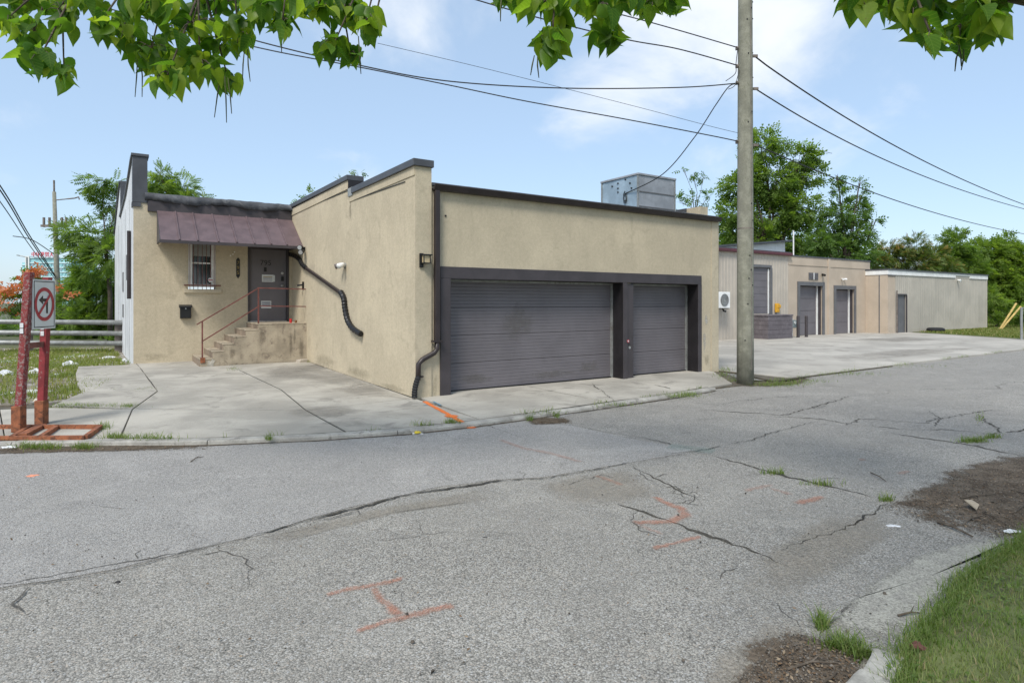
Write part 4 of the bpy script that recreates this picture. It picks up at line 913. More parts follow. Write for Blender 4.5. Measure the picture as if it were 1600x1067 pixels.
W3 = thing('ribbed_shed', (40, 15.9, .05), 'long low grey-beige ribbed shed with a white band under its roof', 'shed')
XC = 33.95; Y3 = 15.9
MB().box(XC, XC+.25, Y3+.251, YM-.002, 0, 3.12).box(XC, 34.75, Y3-.02, Y3+.25, 0, 3.12).build('return_wall', m_stucco_far, W3)
MB().box(XC-.012, XC-.001, 16.28, 16.33, .05, 3.1).build('wall_joint', m_greyfr, W3)
ribbed(34.75, 46.6, Y3, .02, 3.12, .22, .012, [(34.95, 35.95, .0, 2.08)]).build('siding', m_rib2, W3)
MB().box(34.2, 46.58, Y3+.05, Y3+8, 0, 3.1).build('body', m_greyfr, W3)
MB().box(46.57, 46.66, Y3-.03, Y3+8, 0, 3.12).build('end_wall', m_rib2, W3)
MB().box(XC-.03, 42.0, Y3-.05, Y3-.001, 3.121, 3.36).box(44.0, 46.68, Y3-.05, Y3-.001, 3.121, 3.36).box(42.001, 43.999, Y3-.05, Y3-.001, 3.26, 3.36).box(XC-.03, XC-.001, Y3, YM, 3.121, 3.36).build('white_band', m_white, W3)
MB().box(XC-.06, 46.72, Y3-.09, Y3+8, 3.362, 3.42).build('roof', m_cap, W3)
MB().box(XC-.02, 34.75, Y3-.06, Y3-.021, 3.06, 3.12).build('flashing', m_greyfr, W3)
MB().box(42.001, 43.999, Y3-.012, Y3+.04, 3.10, 3.259).build('siding_patch', m_rib2, W3)
dd = MB().box(34.98, 35.93, Y3+.02, Y3+.048, .05, 2.05).build('side_door', m_greyfr, W3)
MB().box(34.95, 35.95, Y3-.06, Y3+.019, 2.05, 2.12).box(34.92, 34.98, Y3-.06, Y3+.019, .05, 2.049).box(35.93, 35.99, Y3-.06, Y3+.019, .05, 2.049).build('door_frame', m_frame, dd)
MB().tube([(34.80, Y3-.08, 2.3), (34.80, Y3-.08, .05)], .03, 6).build('pipe', m_galvpost, W3)
t = MB(); t.tube([(42.3, Y3-.03, 3.0), (42.3, Y3-.2, 2.95)], [.05, .09], 8); one('shed_lamp', t, m_white, 'small white lamp under the white band of the shed', 'lamp')
# air conditioner
t = thing('air_conditioner', (21.35, YM-.3, 1.35), 'white outdoor air conditioner unit on brackets against ribbed metal wall', 'air conditioner')
MB().box(20.95, 21.9, YM-.5, YM-.12, 1.42, 2.10).build('casing', m_white, t, bevel=.02)
mb = MB(); mb.tube([(21.52, YM-.501, 1.76), (21.52, YM-.515, 1.76)], .26, 22); fan = mb.build('fan_grille', m_galv, t)
for r_ in (.08, .14, .20, .25):
    mb = MB(); mb.tube([(21.52+r_*math.cos(a), YM-.52, 1.76+r_*math.sin(a)) for a in [k*math.pi/10 for k in range(21)]], .007, 5); mb.build('grille_ring', m_greyfr, fan)
for x in (21.05, 21.8): MB().bar((x, YM-.52, 1.40), (x, YM, 1.40), .04, .04).build('bracket', m_galv, t)
MB().tube([(21.8, YM-.2, 1.42), (21.85, YM-.2, 1.3), (21.95, YM-.25, 1.28)], .04, 6).build('pipe_elbow', m_black, t)
# dock block, meter, bollards, yellow bell
t = thing('dock_block', (25, 15.8, .05), 'dark purple-grey painted concrete block dock below the loading door', 'dock')
for k in range(5):
    MB().box(24.1, 25.95, 16.204, YM-.05, .05+k*.2, .05+k*.2+.193).build('block_course', m_block, t, bevel=.008)
MB().box(24.07, 25.98, 16.18, YM-.04, 1.05, 1.12).build('dock_slab', m_block, t, bevel=.015)
one('alarm_bell', MB().box(25.75, 25.98, YM-.14, YM-.02, 1.2, 1.62).box(25.78, 26.05, YM-.16, YM-.02, 1.4, 1.56), m_yellow, 'yellow box fixed beside the loading door above the dock', 'box', bevel=.02)
t = thing('gas_meter', (26.4, 16.7, .05), 'grey gas meter with white pipes next to the dock block', 'gas meter')
MB().tube([(26.15, 16.65, .05), (26.15, 16.65, .95), (26.4, 16.65, 1.0), (26.6, 16.65, .9), (26.6, 16.65, .1)], .045, 8).build('pipe', m_white, t)
MB().box(26.45, 26.75, 16.5, 16.75, .48, .85).build('meter_body', m_green, t, bevel=.03)
mb = MB(); mb.tube([(26.6, 16.5, .72), (26.6, 16.47, .72)], .07, 12); mb.build('dial', m_signw, t)
MB().box(26.0, 26.2, 16.75, 16.95, .05, .75).build('pipe_cover', m_white, t)
for (x, y), lb in (((26.53, 16.30), 'dark steel bollard standing nearest the gas meter'), ((27.2, 16.30), 'dark steel bollard standing before the left roller door of the tan building')):
    mb = MB(); mb.tube([(x, y, .03), (x, y, 1.02), (x, y, 1.06)], [.07, .07, .04], 12); one('bollard', mb, m_frame, lb, 'bollard', 'bollards by the gas meter', smooth=False)
# tyre, stakes, chain-link fence end
mb = MB(); mb.tube([(38.0+.42*math.cos(a), 15.3+.3*math.sin(a), .16) for a in [k*math.pi/10 for k in range(21)]], .12, 8); one('old_tyre', mb, m_rubber, 'black tyre lying in grass against the ribbed shed', 'tyre')
for a, b, lb in (((1562, 507), (1588, 474), 'upright yellow stake leaning in the bushes beside the shed'), ((1563, 508), (1595, 479), 'flatter yellow stake leaning in the bushes beside the shed')):
    p = at(a[0], a[1]+8, 36.4); q = at(*b, 36.6); mb = MB(); mb.tube([p, q], .055, 8); one('yellow_stake', mb, m_stake, lb, 'stake', base=tuple(p))
FN = thing('chain_link_fence', (33.1, 10.02, .05), 'grey chain-link fence ending at a steel post by the lawn', 'fence')
for i in range(4): MB().tube([(33.1+i*2.6, 10.02+i*.06, 0), (33.1+i*2.6, 10.02+i*.06, 1.45)], .05, 8).build('post', m_galv, FN)
MB().tube([(33.1, 10.02, 1.42), (40.9, 10.2, 1.42)], .022, 6).build('top_rail', m_galv, FN)
mb = MB(); 
for i in range(-14, 78):
    for s in (1, -1):
        xa = 33.1+i*.1; xb = xa+s*1.35; za, zb = .06, 1.41
        lo, hi = 33.1, 40.85
        if min(xa, xb) < lo or max(xa, xb) > hi: continue
        mb.bar((xa, 10.02+(xa-33.1)*.023, za), (xb, 10.02+(xb-33.1)*.023, zb), .005, .005, (0, 1, 0))
mb.build('wire_mesh', m_galv, FN)

# ------------------------------------------------------------------ utility pole and wires
PX, PY = 10.72, 7.72
UPole = thing('utility_pole', (PX, PY, 0), 'tall weathered grey-brown wooden utility pole at the corner of the yard', 'utility pole')
mb = MB(); mb.tube([(PX+.0*z, PY, z) for z in (-.1, 1, 2.5, 3.1, 5, 7, 9, 11)], [.165, .162, .158, .156, .148, .14, .132, .124], 22); mb.build('shaft', m_pole, UPole, smooth=True)
mb = MB(); mb.tube([(PX, PY, 3.13), (PX, PY, 3.15)], .159, 20); mb.build('steel_band', m_galvpost, UPole)
MB().box(PX+.10, PX+.18, PY-.06, PY+.06, 2.55, 2.95).build('meter_box', m_greyfr, UPole)
mb = MB(); mb.tube([(PX-.02, PY-.16, .3), (PX-.02, PY-.155, 3), (PX-.02, PY-.14, 7), (PX-.02, PY-.125, 11)], .006, 5); mb.build('ground_wire', m_galvpost, UPole)
for i in range(26):
    a = random.uniform(-2.6, -.3); z = random.uniform(.7, 8); rr = .166-.004*z
    mb = MB(); p = Vector((PX+math.cos(a)*rr, PY+math.sin(a)*rr, z)); mb.tube([p-Vector((math.cos(a), math.sin(a), 0))*.01, p+Vector((math.cos(a), math.sin(a), 0))*.012], .014, 6); mb.build('nail_head', m_dark, UPole)
def depth_of(p): return (Vector(p)-CAMP).dot(FW)
PD = depth_of((PX, PY, 0))
att = {}
for k, (px, py) in dict(a=(1157, 76), b=(1157, 104), c=(1157, 130), d=(1157, 222), r1=(1179, 88), r2=(1180, 139), r3=(1180, 227)).items():
    att[k] = at(px, py, PD)
for k in 'abcd':
    p = att[k]; d = (p-Vector((PX, PY, p.z))).normalized(); mb = MB(); mb.tube([p-d*.06, p-d*.01, p+d*.04, p+d*.09], [.02, .045, .035, .045], 8); mb.build('insulator', m_galvpost, UPole)
for k in ('r1', 'r2', 'r3'):
    p = att[k]; d = (p-Vector((PX, PY, p.z))).normalized(); MB().bar(p-d*.04, p+d*.06, .04, .05).build('clamp', m_galvpost, UPole)
def wire(name, pts, r, label, group=None, n=24):
    P, _ = flex(pts, r, n*(len(pts)-1)); mb = MB(); mb.tube(P, r, 5); return one(name, mb, m_wire, label, 'cable', group, base=tuple(P[0]))
wr = lambda pts: [at(*p) for p in pts]
wire('overhead_wire', [att['a']]+wr([(965, 22, 11.6), (740, -25, 11.2), (300, -150, 11)]), .011, 'overhead wire leaving the pole highest, towards the hanging branches')
wire('overhead_wire', [att['b']]+wr([(1060, 77, 12.0), (960, 58, 11.8), (760, 5, 11.4), (400, -110, 11)]), .012, 'twisted overhead wire leaving the pole second from its top fitting')
wire('overhead_wire', [att['c']]+wr([(1060, 137, 12.0), (880, 138, 11.7), (700, 127, 11.3), (560, 102, 11), (400, 64, 10.6), (200, 5, 10.2), (-100, -90, 9.8)]), .012, 'overhead cable sagging across the sky above the hose wall, upper of two')
wire('overhead_wire', [att['d']]+wr([(1115, 213, 12.1), (980, 187, 11.8), (820, 158, 11.5), (700, 133, 11.3), (560, 105, 11), (400, 74, 10.6), (200, 22, 10.2), (-100, -60, 9.8)]), .011, 'overhead cable meeting the pole lowest on the street side, lower of two')
wire('overhead_wire', wr([(590, 68, 30), (760, 108, 31), (990, 166, 32), (1140, 205, 33), (1300, 240, 34)]), .012, 'faint thin overhead wire far behind the pole')
wire('service_drop', [att['c']+Vector((0, 0, -.02))]+wr([(1140, 135, 12.2), (1118, 165, 12.4), (1085, 215, 12.7), (1036, 272, 13.2)])+[Vector((bx0-.01, 10.5, 4.2))], .011, 'service cable dropping from the pole to the rooftop ventilation box')
mb = MB(); P, _ = flex([att['a']+Vector((-.08, 0, 0))]+wr([(1150, 100, 12.25), (1149, 115, 12.2), (1134, 127, 12.2)]), .008, 30); mb.tube(P, .008, 5); mb.build('jumper_wire', m_wire, UPole)
mb = MB(); P, _ = flex([att['b']]+wr([(1153, 118, 12.25), (1148, 134, 12.2), (1138, 140, 12.2)]), .008, 30); mb.tube(P, .007, 5); mb.build('jumper_wire', m_wire, UPole)
def wire_px(a, end, pts, r, label):
    e = at(*end); X = np.array([p[0] for p in pts], float); Yp = np.array([p[1] for p in pts], float); k = np.polyfit((X-1400)/200, Yp, 3); P = []
    for i in range(61):
        p = a.lerp(e, i/60); d = depth_of(p); px = CX+F*(p-CAMP).dot(RT)/d
        y = np.polyval(k, (min(px, 1640)-1400)/200); z = CZ+(HY-y)/F*d; P.append(Vector((p.x, p.y, z)) if i else a)
    P.append(P[-1]+(P[-1]-P[-2])*90); mb = MB(); mb.tube(P, r, 5); return one('overhead_wire', mb, m_wire, label, 'cable', base=tuple(a))
wire_px(att['r1'], (1640, 335, 31), [(1179, 89), (1240, 132), (1315, 180), (1383, 219), (1492, 276), (1600, 319), (1640, 334)], .016, 'overhead cable running along the street, highest on the yard side of the pole')
wire_px(att['r2'], (1640, 338, 31), [(1180, 139), (1251, 182), (1369, 244), (1451, 279), (1530, 306), (1600, 326), (1640, 337)], .014, 'overhead cable running along the street, middle one on the yard side of the pole')
wire_px(att['r3'], (1640, 372, 31), [(1180, 226), (1240, 253), (1303, 278), (1369, 302), (1476, 338), (1558, 357), (1640, 372)], .013, 'overhead cable running along the street, lowest one before the big tree')

# ------------------------------------------------------------------ sign with its base, guardrail, left distance
sg = Vector((-.93, 9.66, .05)); sh = Vector((-.735, 10.05, .05)); sd = (sh-sg).normalized(); sn = Vector((sd.y, -sd.x, 0))
SG = thing('road_sign', tuple(sg), 'no left turn sign on two peeling red wooden posts in a rusty frame', 'road sign')
def post(b, topz, mat, lean):
    a = Vector((b.x, b.y, .12)); t = Vector((b.x+lean.x, b.y+lean.y, topz)); mb = MB(); mb.obox((a+t)/2, (t-a)/2, sd*.045, sn*.04); return mb.build('post', mat, SG, bevel=.008)
p1 = post(sg, 2.03, m_redpost2, Vector((.10, .03))); p2 = post(sh, 1.98, m_redpost, Vector((.06, .02)))
for b in (sg, sh): MB().obox(b+Vector((0, 0, .17)), sd*.06, sn*.055, (0, 0, .16)).build('post_socket', m_rust, SG, bevel=.008)
sc = sg+sd*.25+Vector((.07, .02, 1.58))
lx = -sd                                               # reading direction is left to right seen from the front
face = sn; hw, hh = .225, .315
front = sc+face*.055
bd = MB(); bd.obox(front, sd*hw, face*.006, (0, 0, hh)); board = bd.build('sign_board', m_signw, SG)
rd = sd                     # rightwards as seen
def sp(u, v, h): return front+rd*u+Vector((0, 0, v))+face*(.006+h)
def poly_on(name, pts, mat, h):
    mb = MB(); mb.ext([sp(u, v, h) for u, v in pts], face*.0015); return mb.build(name, mat, board)
oy = 0; bw = .010; kq = .74
_sp = sp
def sp(u, v, h): return _sp(u, v, h)
for (a, b) in (((-hw+.02, hh-.02-bw), (hw-.02, hh-.02)), ((-hw+.02, -hh+.02), (hw-.02, -hh+.02+bw))): poly_on('border', [(a[0], a[1]), (b[0], a[1]), (b[0], b[1]), (a[0], b[1])], m_signk, .001)
for u in (-hw+.02, hw-.02-bw): poly_on('border', [(u, -hh+.02+bw), (u+bw, -hh+.02+bw), (u+bw, hh-.02-bw), (u, hh-.02-bw)], m_signk, .001)
mb = MB(); K = 40; r1, r2 = .196, .152
for k in range(K):
    a = 2*math.pi*k/K; mb.v += [tuple(sp(r2*math.cos(a), r2*math.sin(a)*1.12, .0015)), tuple(sp(r1*math.cos(a), r1*math.sin(a)*1.10, .0015)), tuple(sp(r1*math.cos(a), r1*math.sin(a)*1.10, .004)), tuple(sp(r2*math.cos(a), r2*math.sin(a)*1.12, .004))]
    j = (k+1) % K; mb.f += [(k*4+q, k*4+(q+1) % 4, j*4+(q+1) % 4, j*4+q) for q in range(4)]
mb.build('prohibition_ring', m_signr, board)
poly_on('left_turn_arrow', [(u*kq, v*kq*1.05) for u, v in [(.045, -.15), (.095, -.15), (.095, .095), (-.04, .095), (-.04, .145), (-.15, .07), (-.04, -.005), (-.04, .045), (.045, .045)]], m_signk, .001)
a = Vector((-.112, -.124)); b = Vector((.112, .124)); d = (b-a).normalized(); s_ = Vector((-d.y, d.x))*.017
poly_on('prohibition_bar', [tuple(a+s_), tuple(a-s_), tuple(b-s_), tuple(b+s_)], m_signr, .005)
MB().bar(sg+Vector((.05, .02, 1.06)), sh+sd*.05+Vector((.03, 0, 1.06)), .03, .07).build('cross_brace', m_rustred, SG)
fA, fB, fC, fD = G(133, 684, .08), G(157, 667, .08), G(-150, 667, .08), G(-190, 686, .08)
for p, q in ((fA, fB), (fA, fD), (fB, fC), (fC, fD), (fA.lerp(fD, .22), fB.lerp(fC, .22)), (fA.lerp(fD, .36), fB.lerp(fC, .36))): MB().bar(p, q, .05, .055).build('base_frame', m_rust, SG)
MB().bar(G(34, 681, .08), G(66, 665, .08), .10, .05).build('base_frame', m_rust, SG)
for b, zs in ((sg+Vector((.05, .015, 0)), (1.25, 1.32)), (sh+Vector((.03, .01, 0)), (1.2, 1.28, .40))):
    for z in zs: MB().obox(b+Vector((0, 0, z))-sd*.0475, sd*.002, sn*.02, (0, 0, .03)).build('paint_scrape', m_bag, SG)
# guardrail
gA = G(186, 551, .04); gB = G(-420, 552, .04)
GR = thing('guardrail', tuple(gA), 'low fence of three grey steel pipes on posts along the vacant lot', 'guardrail')
for py0, py1 in ((505, 491), (528, 522), (548-3, 552-12)): pass
gd = (gB-gA).normalized()
for z in (.30, .62, .97): MB().tube([gA-gd*.15+Vector((0, 0, z)), gB+Vector((0, 0, z+.10))], .078, 12).build('rail', m_galv, GR, smooth=True)
for k in (0, 2.9, 5.8, 8.7):
    p = gA+gd*k+Vector((0, .13, 0)); MB().box(p.x-.12, p.x+.12, p.y-.02, p.y+.16, -.05, 1.06).build('post', m_galvpost, GR, bevel=.01)
# dark shed roof beyond the guardrail
t = thing('low_shed', (-7.0, 31, -.03), 'low grey shed with dark roof beyond the guardrail', 'shed')
MB().box(-10.0, -4.6, 31, 35, -.03, 1.0).build('wall', m_greyfr, t)
mb = MB(); mb.ext([(-10.3, 30.6, .95), (-4.3, 30.6, .75), (-4.3, 30.6, .9), (-7.0, 30.6, 1.5), (-10.3, 30.6, 1.55)], (0, 5, 0)); mb.build('roof', m_cap, t)
for i in range(12): MB().box(-9.9+i*.44, -9.9+i*.44+.06, 30.94, 30.999, 0, .9).build('wall_slat', m_galvpost, t)
# far pole and its wires
fp = at(86, 473, 44); FPz = 0
FP = thing('far_utility_pole', (fp.x, fp.y, 0), 'distant grey utility pole with transformer brackets beyond the trees', 'utility pole')
h1 = at(86, 300, 44).z; h2 = at(86, 282, 44).z
mb = MB(); mb.tube([(fp.x+.35, fp.y, -.2), (fp.x+.1, fp.y, 4), (fp.x-.05, fp.y, h1)], [.19, .165, .115], 12); mb.build('shaft', m_pole, FP, smooth=True)
mb = MB(); mb.tube([(fp.x-.05, fp.y, h1-.3), (fp.x-.06, fp.y, h2)], .06, 8); mb.build('pole_top', m_galvpost, FP)
zc = at(86, 353, 44).z
MB().bar(fp+RT*-1.0+UP*(zc-fp.z), fp+RT*1.0+UP*(zc-fp.z), .14, .16).build('cross_arm', m_galvpost, FP)
for u in (-.8, -.4, .5, .8): MB().tube([fp+RT*u+UP*(zc-fp.z-.1), fp+RT*u+UP*(zc-fp.z+.6)], .09, 6).build('insulator', m_galvpost, FP)
MB().tube([fp+RT*.9+UP*(at(86, 311, 44).z-fp.z), fp+RT*1.4+UP*(at(86, 310, 44).z-fp.z), fp+RT*1.7+UP*(at(86, 308, 44).z-fp.z), fp+RT*1.75+UP*(at(86, 312, 44).z-fp.z)], .05, 5).build('arm', m_galvpost, FP)
MB().tube([fp+RT*.0+UP*(at(86, 313, 44).z-fp.z), fp+RT*.95+UP*(at(86, 311, 44).z-fp.z)], .04, 5).build('arm_stay', m_galvpost, FP)
for i, (y0, y1, x1, r_) in enumerate(((290, 430, 86, .03), (297, 434, 87, .03), (315, 436, 86, .022))):
    wire('far_wire', wr([(-260, y0-330+i*8, 16), (-120, y0-160, 21), (0, y0, 28), (45, (y0+y1)/2+6, 36), (x1, y1, 43.9)]), r_*(1.0), 'dark cable descending to the foot of the distant pole, ' + ('uppermost of three', 'middle of three', 'lowest of three')[i])
wire('far_wire', wr([(20, 369, 43), (50, 375, 43.5), (84, 397, 43.9)]), .03, 'short guy wire from the street lamp arm to the distant pole')
lp = at(42, 473, 95)
LP = thing('street_lamp', (lp.x, lp.y, 0), 'distant thin grey street lamp before the glass tower', 'street lamp')
zt = at(42, 402, 95).z
MB().tube([(lp.x, lp.y, 0), (lp.x, lp.y, zt)], [.18, .12], 8).build('shaft', m_galv, LP)
MB().tube([Vector((lp.x, lp.y, zt)), Vector((lp.x, lp.y, zt))-RT*1.2+UP*.25], .08, 6).build('arm', m_galv, LP)
MB().bar(Vector((lp.x, lp.y, zt))-RT*1.15+UP*.25, Vector((lp.x, lp.y, zt))-RT*1.5+UP*.3, .3, .14).build('lamp_head', m_galv, LP)
# glass tower far off with its roof letters
TD = 420; tw = at(70, 473, TD); um = TD/F
TW = thing('glass_tower', (tw.x, tw.y, 0), 'distant pale teal glass building with red rooftop letters', 'building')
def blk(name, xa, xb, ya, yb, mat, par, d0=0, dep=26):
    a = at(xa, yb, TD); wdt = (xb-xa)*um; ht = (yb-ya)*um; c = a+RT*wdt/2+UP*ht/2+FW*(dep/2+d0)
    if yb > 470: pass
    mb = MB(); mb.obox(c, RT*wdt/2, FW*dep/2, UP*ht/2); return mb.build(name, mat, par)
gy = HY+CZ/um
blk('main_block', 47, 112, 403, gy, m_glassblue, TW); blk('side_block', 31, 47, 410, gy, m_glassblue, TW, 2)
blk('white_tower', 41.5, 47.5, 400.5, gy, m_white, TW, -1.2, 5)
for y in (402, 410, 417.2, 424.4, 431.6, 438.8): blk('floor_band', 47.6, 112, y, y+1.7, m_glassblue2, TW, -.6, 1)
for y in (411, 418, 425, 432): blk('floor_band', 31, 41.4, y+2, y+3.6, m_glassblue2, TW, 1.3, 1)
for r_ in range(4):
    for c_ in range(11): blk('window', 49.5+c_*5.6, 52.3+c_*5.6, 412.6+r_*7.2, 416+r_*7.2, m_glassblue if (r_+c_) % 3 else m_hvac, TW, -.35, .4)
cjk = text_mesh('中环世贸大厦', 3.6, m_redlett, .25)
xs_min = min(v.co.x for v in cjk.vertices); xs_max = max(v.co.x for v in cjk.vertices); kx = 41*um/max(.1, xs_max-xs_min)
tl = at(70, 398.2, TD-2)
mt = Matrix(((RT.x, 0, -FW.x, 0), (RT.y, 0, -FW.y, 0), (0, 1, 0, 0), (0, 0, 0, 1)))
cjk.transform(Matrix.Translation(tl-root_of(TW)) @ mt @ Matrix.Diagonal((kx, 1.0, 1, 1)))
link('roof_letters', cjk, TW)

# ------------------------------------------------------------------ vegetation
def unit(v): return v/np.maximum(1e-9, np.linalg.norm(v, axis=1, keepdims=True))
def leaf_cloud(cent, dirs, scale, tv, tf, roll=None, up=None, flat=.6):
    n = len(cent); k = len(tv)
    x = unit(dirs); u = np.tile(np.array([0, 0, 1.0]), (n, 1))+rng.normal(0, flat, (n, 3)); y = unit(np.cross(u, x)); z = np.cross(x, y)
    v = cent[:, None, :]+scale[:, None, None]*(tv[None, :, 0:1]*x[:, None, :]+tv[None, :, 1:2]*y[:, None, :]+tv[None, :, 2:3]*z[:, None, :])
    f = (np.arange(n)*k)[:, None, None]+tf[None]
    return v.reshape(-1, 3), f.reshape(-1, tf.shape[1]), k
# pinnate frond (ailanthus, walnut), simple leaf sprig
def frond(npair=6, lw=.075, ll=.30, droop=.25):
    V = []; Fc = []
    def leaflet(bx, ang, ln):
        bz = -droop*bx*bx; ca, sa = math.cos(ang), math.sin(ang); k = len(V)
        for u, w_, z in ((0, 0, 0), (.45, .5*lw/ll*1.6, .0), (1, 0, -.06), (.45, -.5*lw/ll*1.6, 0)):
            px_, py_ = u*ln, w_*ln; V.append((bx+px_*ca-py_*sa, px_*sa+py_*ca, bz+z*ln-.25*abs(px_*sa)))
        Fc.append((k, k+1, k+2, k+3))
    for i in range(npair):
        b = .18+.75*i/npair; l_ = ll*(1-.35*abs(i/npair-.45))
        leaflet(b, R(62), l_); leaflet(b, -R(62), l_)
    leaflet(.93, 0, ll*.85); return np.array(V), np.array(Fc)
FR_V, FR_F = frond()
SM_V, SM_F = frond(3, .16, .36, .2)
def crown_points(lobes, per):
    C = []; Dd = []; T = []
    for (c, r, k) in lobes:
        c = np.array(c); n = max(4, int(per*k))
        ncl = max(4, n//9)
        d = unit(rng.normal(0, 1, (ncl, 3))); rad = r*(.15+.90*rng.random((ncl, 1))**.55); cl = c+d*rad*np.array([1, 1, .88])
        idx = rng.integers(0, ncl, n); p = cl[idx]+rng.normal(0, r*.15, (n, 3))*np.array([1, 1, .6])
        dd = unit(p-c)+rng.normal(0, .45, (n, 3)); dd[:, 2] -= .15
        clt = rng.random(ncl)
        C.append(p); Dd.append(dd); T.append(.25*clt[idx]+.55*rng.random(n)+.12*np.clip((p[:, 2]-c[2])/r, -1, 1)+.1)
    return np.vstack(C), np.vstack(Dd), np.clip(np.hstack(T), 0, 1)
def tree(name, label, base, lobes, per, size, mat, tmpl='frond', trunk_r=.18, group=None, cat='tree', fork=.45, leafk=1.0):
    base = Vector(base); tr = thing(name, tuple(base), label, cat, group)
    lob = [(tuple(c), r, (r/1.3)**2) for c, r in lobes]
    size *= .86
    P, Dd, T = crown_points(lob, per*(3.2 if tmpl == 'frond' else 2.7)); sc = size*rng.uniform(.65, 1.25, len(P))
    tv, tf = (FR_V, FR_F) if tmpl == 'frond' else (SM_V, SM_F)
    v, f, k = leaf_cloud(P-np.array(base), Dd, sc, tv, tf)
    jit = np.repeat(T, k)+np.repeat(rng.normal(0, .06, len(P)*(k//4)), 4)[:len(v)]
    link('crown', npmesh('crown', v, f, mat, np.clip(jit, 0, 1)), tr)
    cen = sum((Vector(c) for c, r in lobes), Vector())/len(lobes); top = max(c[2] for c, r in lobes)
    fk = Vector((base.x+(cen.x-base.x)*.35, base.y+(cen.y-base.y)*.35, base.z+(cen.z-base.z)*fork))
    mb = MB(); rr = trunk_r
    mb.tube([base-Vector((0, 0, .2)), base.lerp(fk, .5)+Vector((random.uniform(-.1, .1), 0, 0)), fk], [rr*1.25, rr, rr*.8], 8)
    mb.build('trunk', m_bark, tr, smooth=True); mb = MB()
    for c, r in lobes:
        c = Vector(c); m1 = fk.lerp(c, .5)+Vector((random.uniform(-.2, .2), random.uniform(-.2, .2), .15*r)); mb.tube([fk, m1, c], [rr*.42, rr*.2, rr*.05], 6)
        for q in range(5):
            d = Vector((random.gauss(0, 1), random.gauss(0, 1), random.gauss(.3, .8))).normalized(); e = c+d*r*.8; mb.tube([m1.lerp(c, random.random()), c.lerp(e, .5)+Vector((0, 0, .05*r)), e], [rr*.08, rr*.05, rr*.02], 5)
    mb.build('limbs', m_bark, tr, smooth=True); return tr
def lobes_px(lst, depth, spread=.6):
    o = []
    for x, y, r in lst:
        rm = r*depth/F*.84; o.append((tuple(at(x, y, depth+random.uniform(-spread, spread)*rm)), rm))
    return o
def gb(px, depth, z=0): p = at(px, HY, depth); return (p.x, p.y, z)
# left: tall ailanthus-like trees behind the white wall and guardrail
tree('broadleaf_tree', 'tall light green tree with open feathery crown behind the white side wall', gb(172, 27), lobes_px([(160, 285, 26), (172, 318, 24), (187, 285, 16), (150, 372, 32), (115, 366, 26), (130, 395, 22), (180, 400, 38), (185, 350, 30), (100, 362, 16), (145, 420, 28)], 27), 170, .58, m_leafA, 'frond', .09, fork=.8)
tree('broadleaf_tree', 'dense mid green tree filling the gap between guardrail and white wall', gb(160, 29), lobes_px([(175, 440, 34), (150, 470, 34), (130, 500, 32), (178, 500, 30), (120, 450, 24), (160, 530, 28), (108, 520, 28), (190, 470, 30), (95, 480, 26), (140, 430, 28), (90, 530, 24)], 29), 330, .50, m_leafA, 'frond', .10, fork=.5)
tree('broadleaf_tree', 'feathery green tree top rising behind the wing roof', gb(285, 31), lobes_px([(255, 285, 24), (285, 292, 26), (250, 270, 13), (270, 310, 34), (230, 310, 24), (300, 320, 25)], 31), 190, .55, m_leafC, 'frond', .15, fork=.8)
tree('low_bush', 'dark green bush below the guardrail beside the sign posts', gb(60, 31), lobes_px([(95, 500, 28), (60, 515, 26), (125, 530, 24), (90, 535, 24), (30, 530, 20), (0, 520, 22), (-40, 515, 30)], 31), 330, .45, m_leafB, 'frond', .08, cat='bush', fork=.3)
tree('low_bush', 'green bush growing at the foot of the white side wall', gb(165, 25.5), lobes_px([(172, 540, 16), (150, 546, 14), (188, 530, 12)], 25.5), 300, .35, m_leafA, 'small', .04, cat='bush', fork=.3)
# flowering vine
FVt = tree('flowering_vine', 'shrub with orange trumpet flowers behind the no left turn sign', gb(30, 25), lobes_px([(12, 470, 20), (42, 468, 18), (-25, 470, 22), (60, 430, 13), (40, 432, 11), (85, 470, 20), (110, 462, 16), (10, 500, 18), (50, 495, 16)], 25), 230, .34, m_leafA, 'small', .06, cat='bush', fork=.4)
fl_c = np.vstack([np.array(at(x+rng.normal(0, s), y+rng.normal(0, s*.6), 24.6+rng.normal(0, .25))) for x, y, s, n in [(58, 426, 7, 60), (38, 432, 6, 30), (20, 452, 9, 60), (0, 462, 9, 60), (45, 455, 7, 20), (108, 462, 6, 14), (90, 452, 4, 12), (-20, 456, 12, 50), (5, 482, 8, 15)] for _ in range(n)])
fd = rng.normal(0, 1, fl_c.shape); fd[:, 2] += .5
PV = np.array([(0, 0, 0), (.5, .28, .1), (1, 0, .25), (.5, -.28, .1), (0, 0, 0), (.1, .5, .28), (.3, .8, .3), (-.3, .5, .28), (0, 0, 0), (-.3, -.4, .25), (-.2, -.9, .3), (.3, -.5, .25)]); PF = np.array([(0, 1, 2, 3), (4, 5, 6, 7), (8, 9, 10, 11)])
v, f, k = leaf_cloud(fl_c-np.array(FVt.location), fd, .15*rng.uniform(.7, 1.3, len(fl_c)), PV, PF)
tag(link('flowers', npmesh('flowers', v, f, m_petal, np.repeat(rng.random(len(fl_c)), k)), FVt), kind='stuff')
# sprigs over the parapet
for i, (lst, lb) in enumerate((([(478, 305, 8), (466, 312, 7)], 'leafy sprig above the far end of the stepped parapet'), ([(560, 272, 8), (534, 282, 4)], 'leafy sprig above the step in the parapet'))):
    tree('tree_top', lb, gb(lst[0][0], 24), lobes_px(lst, 24), 330, .30, m_leafA, 'small', .05, fork=.9)
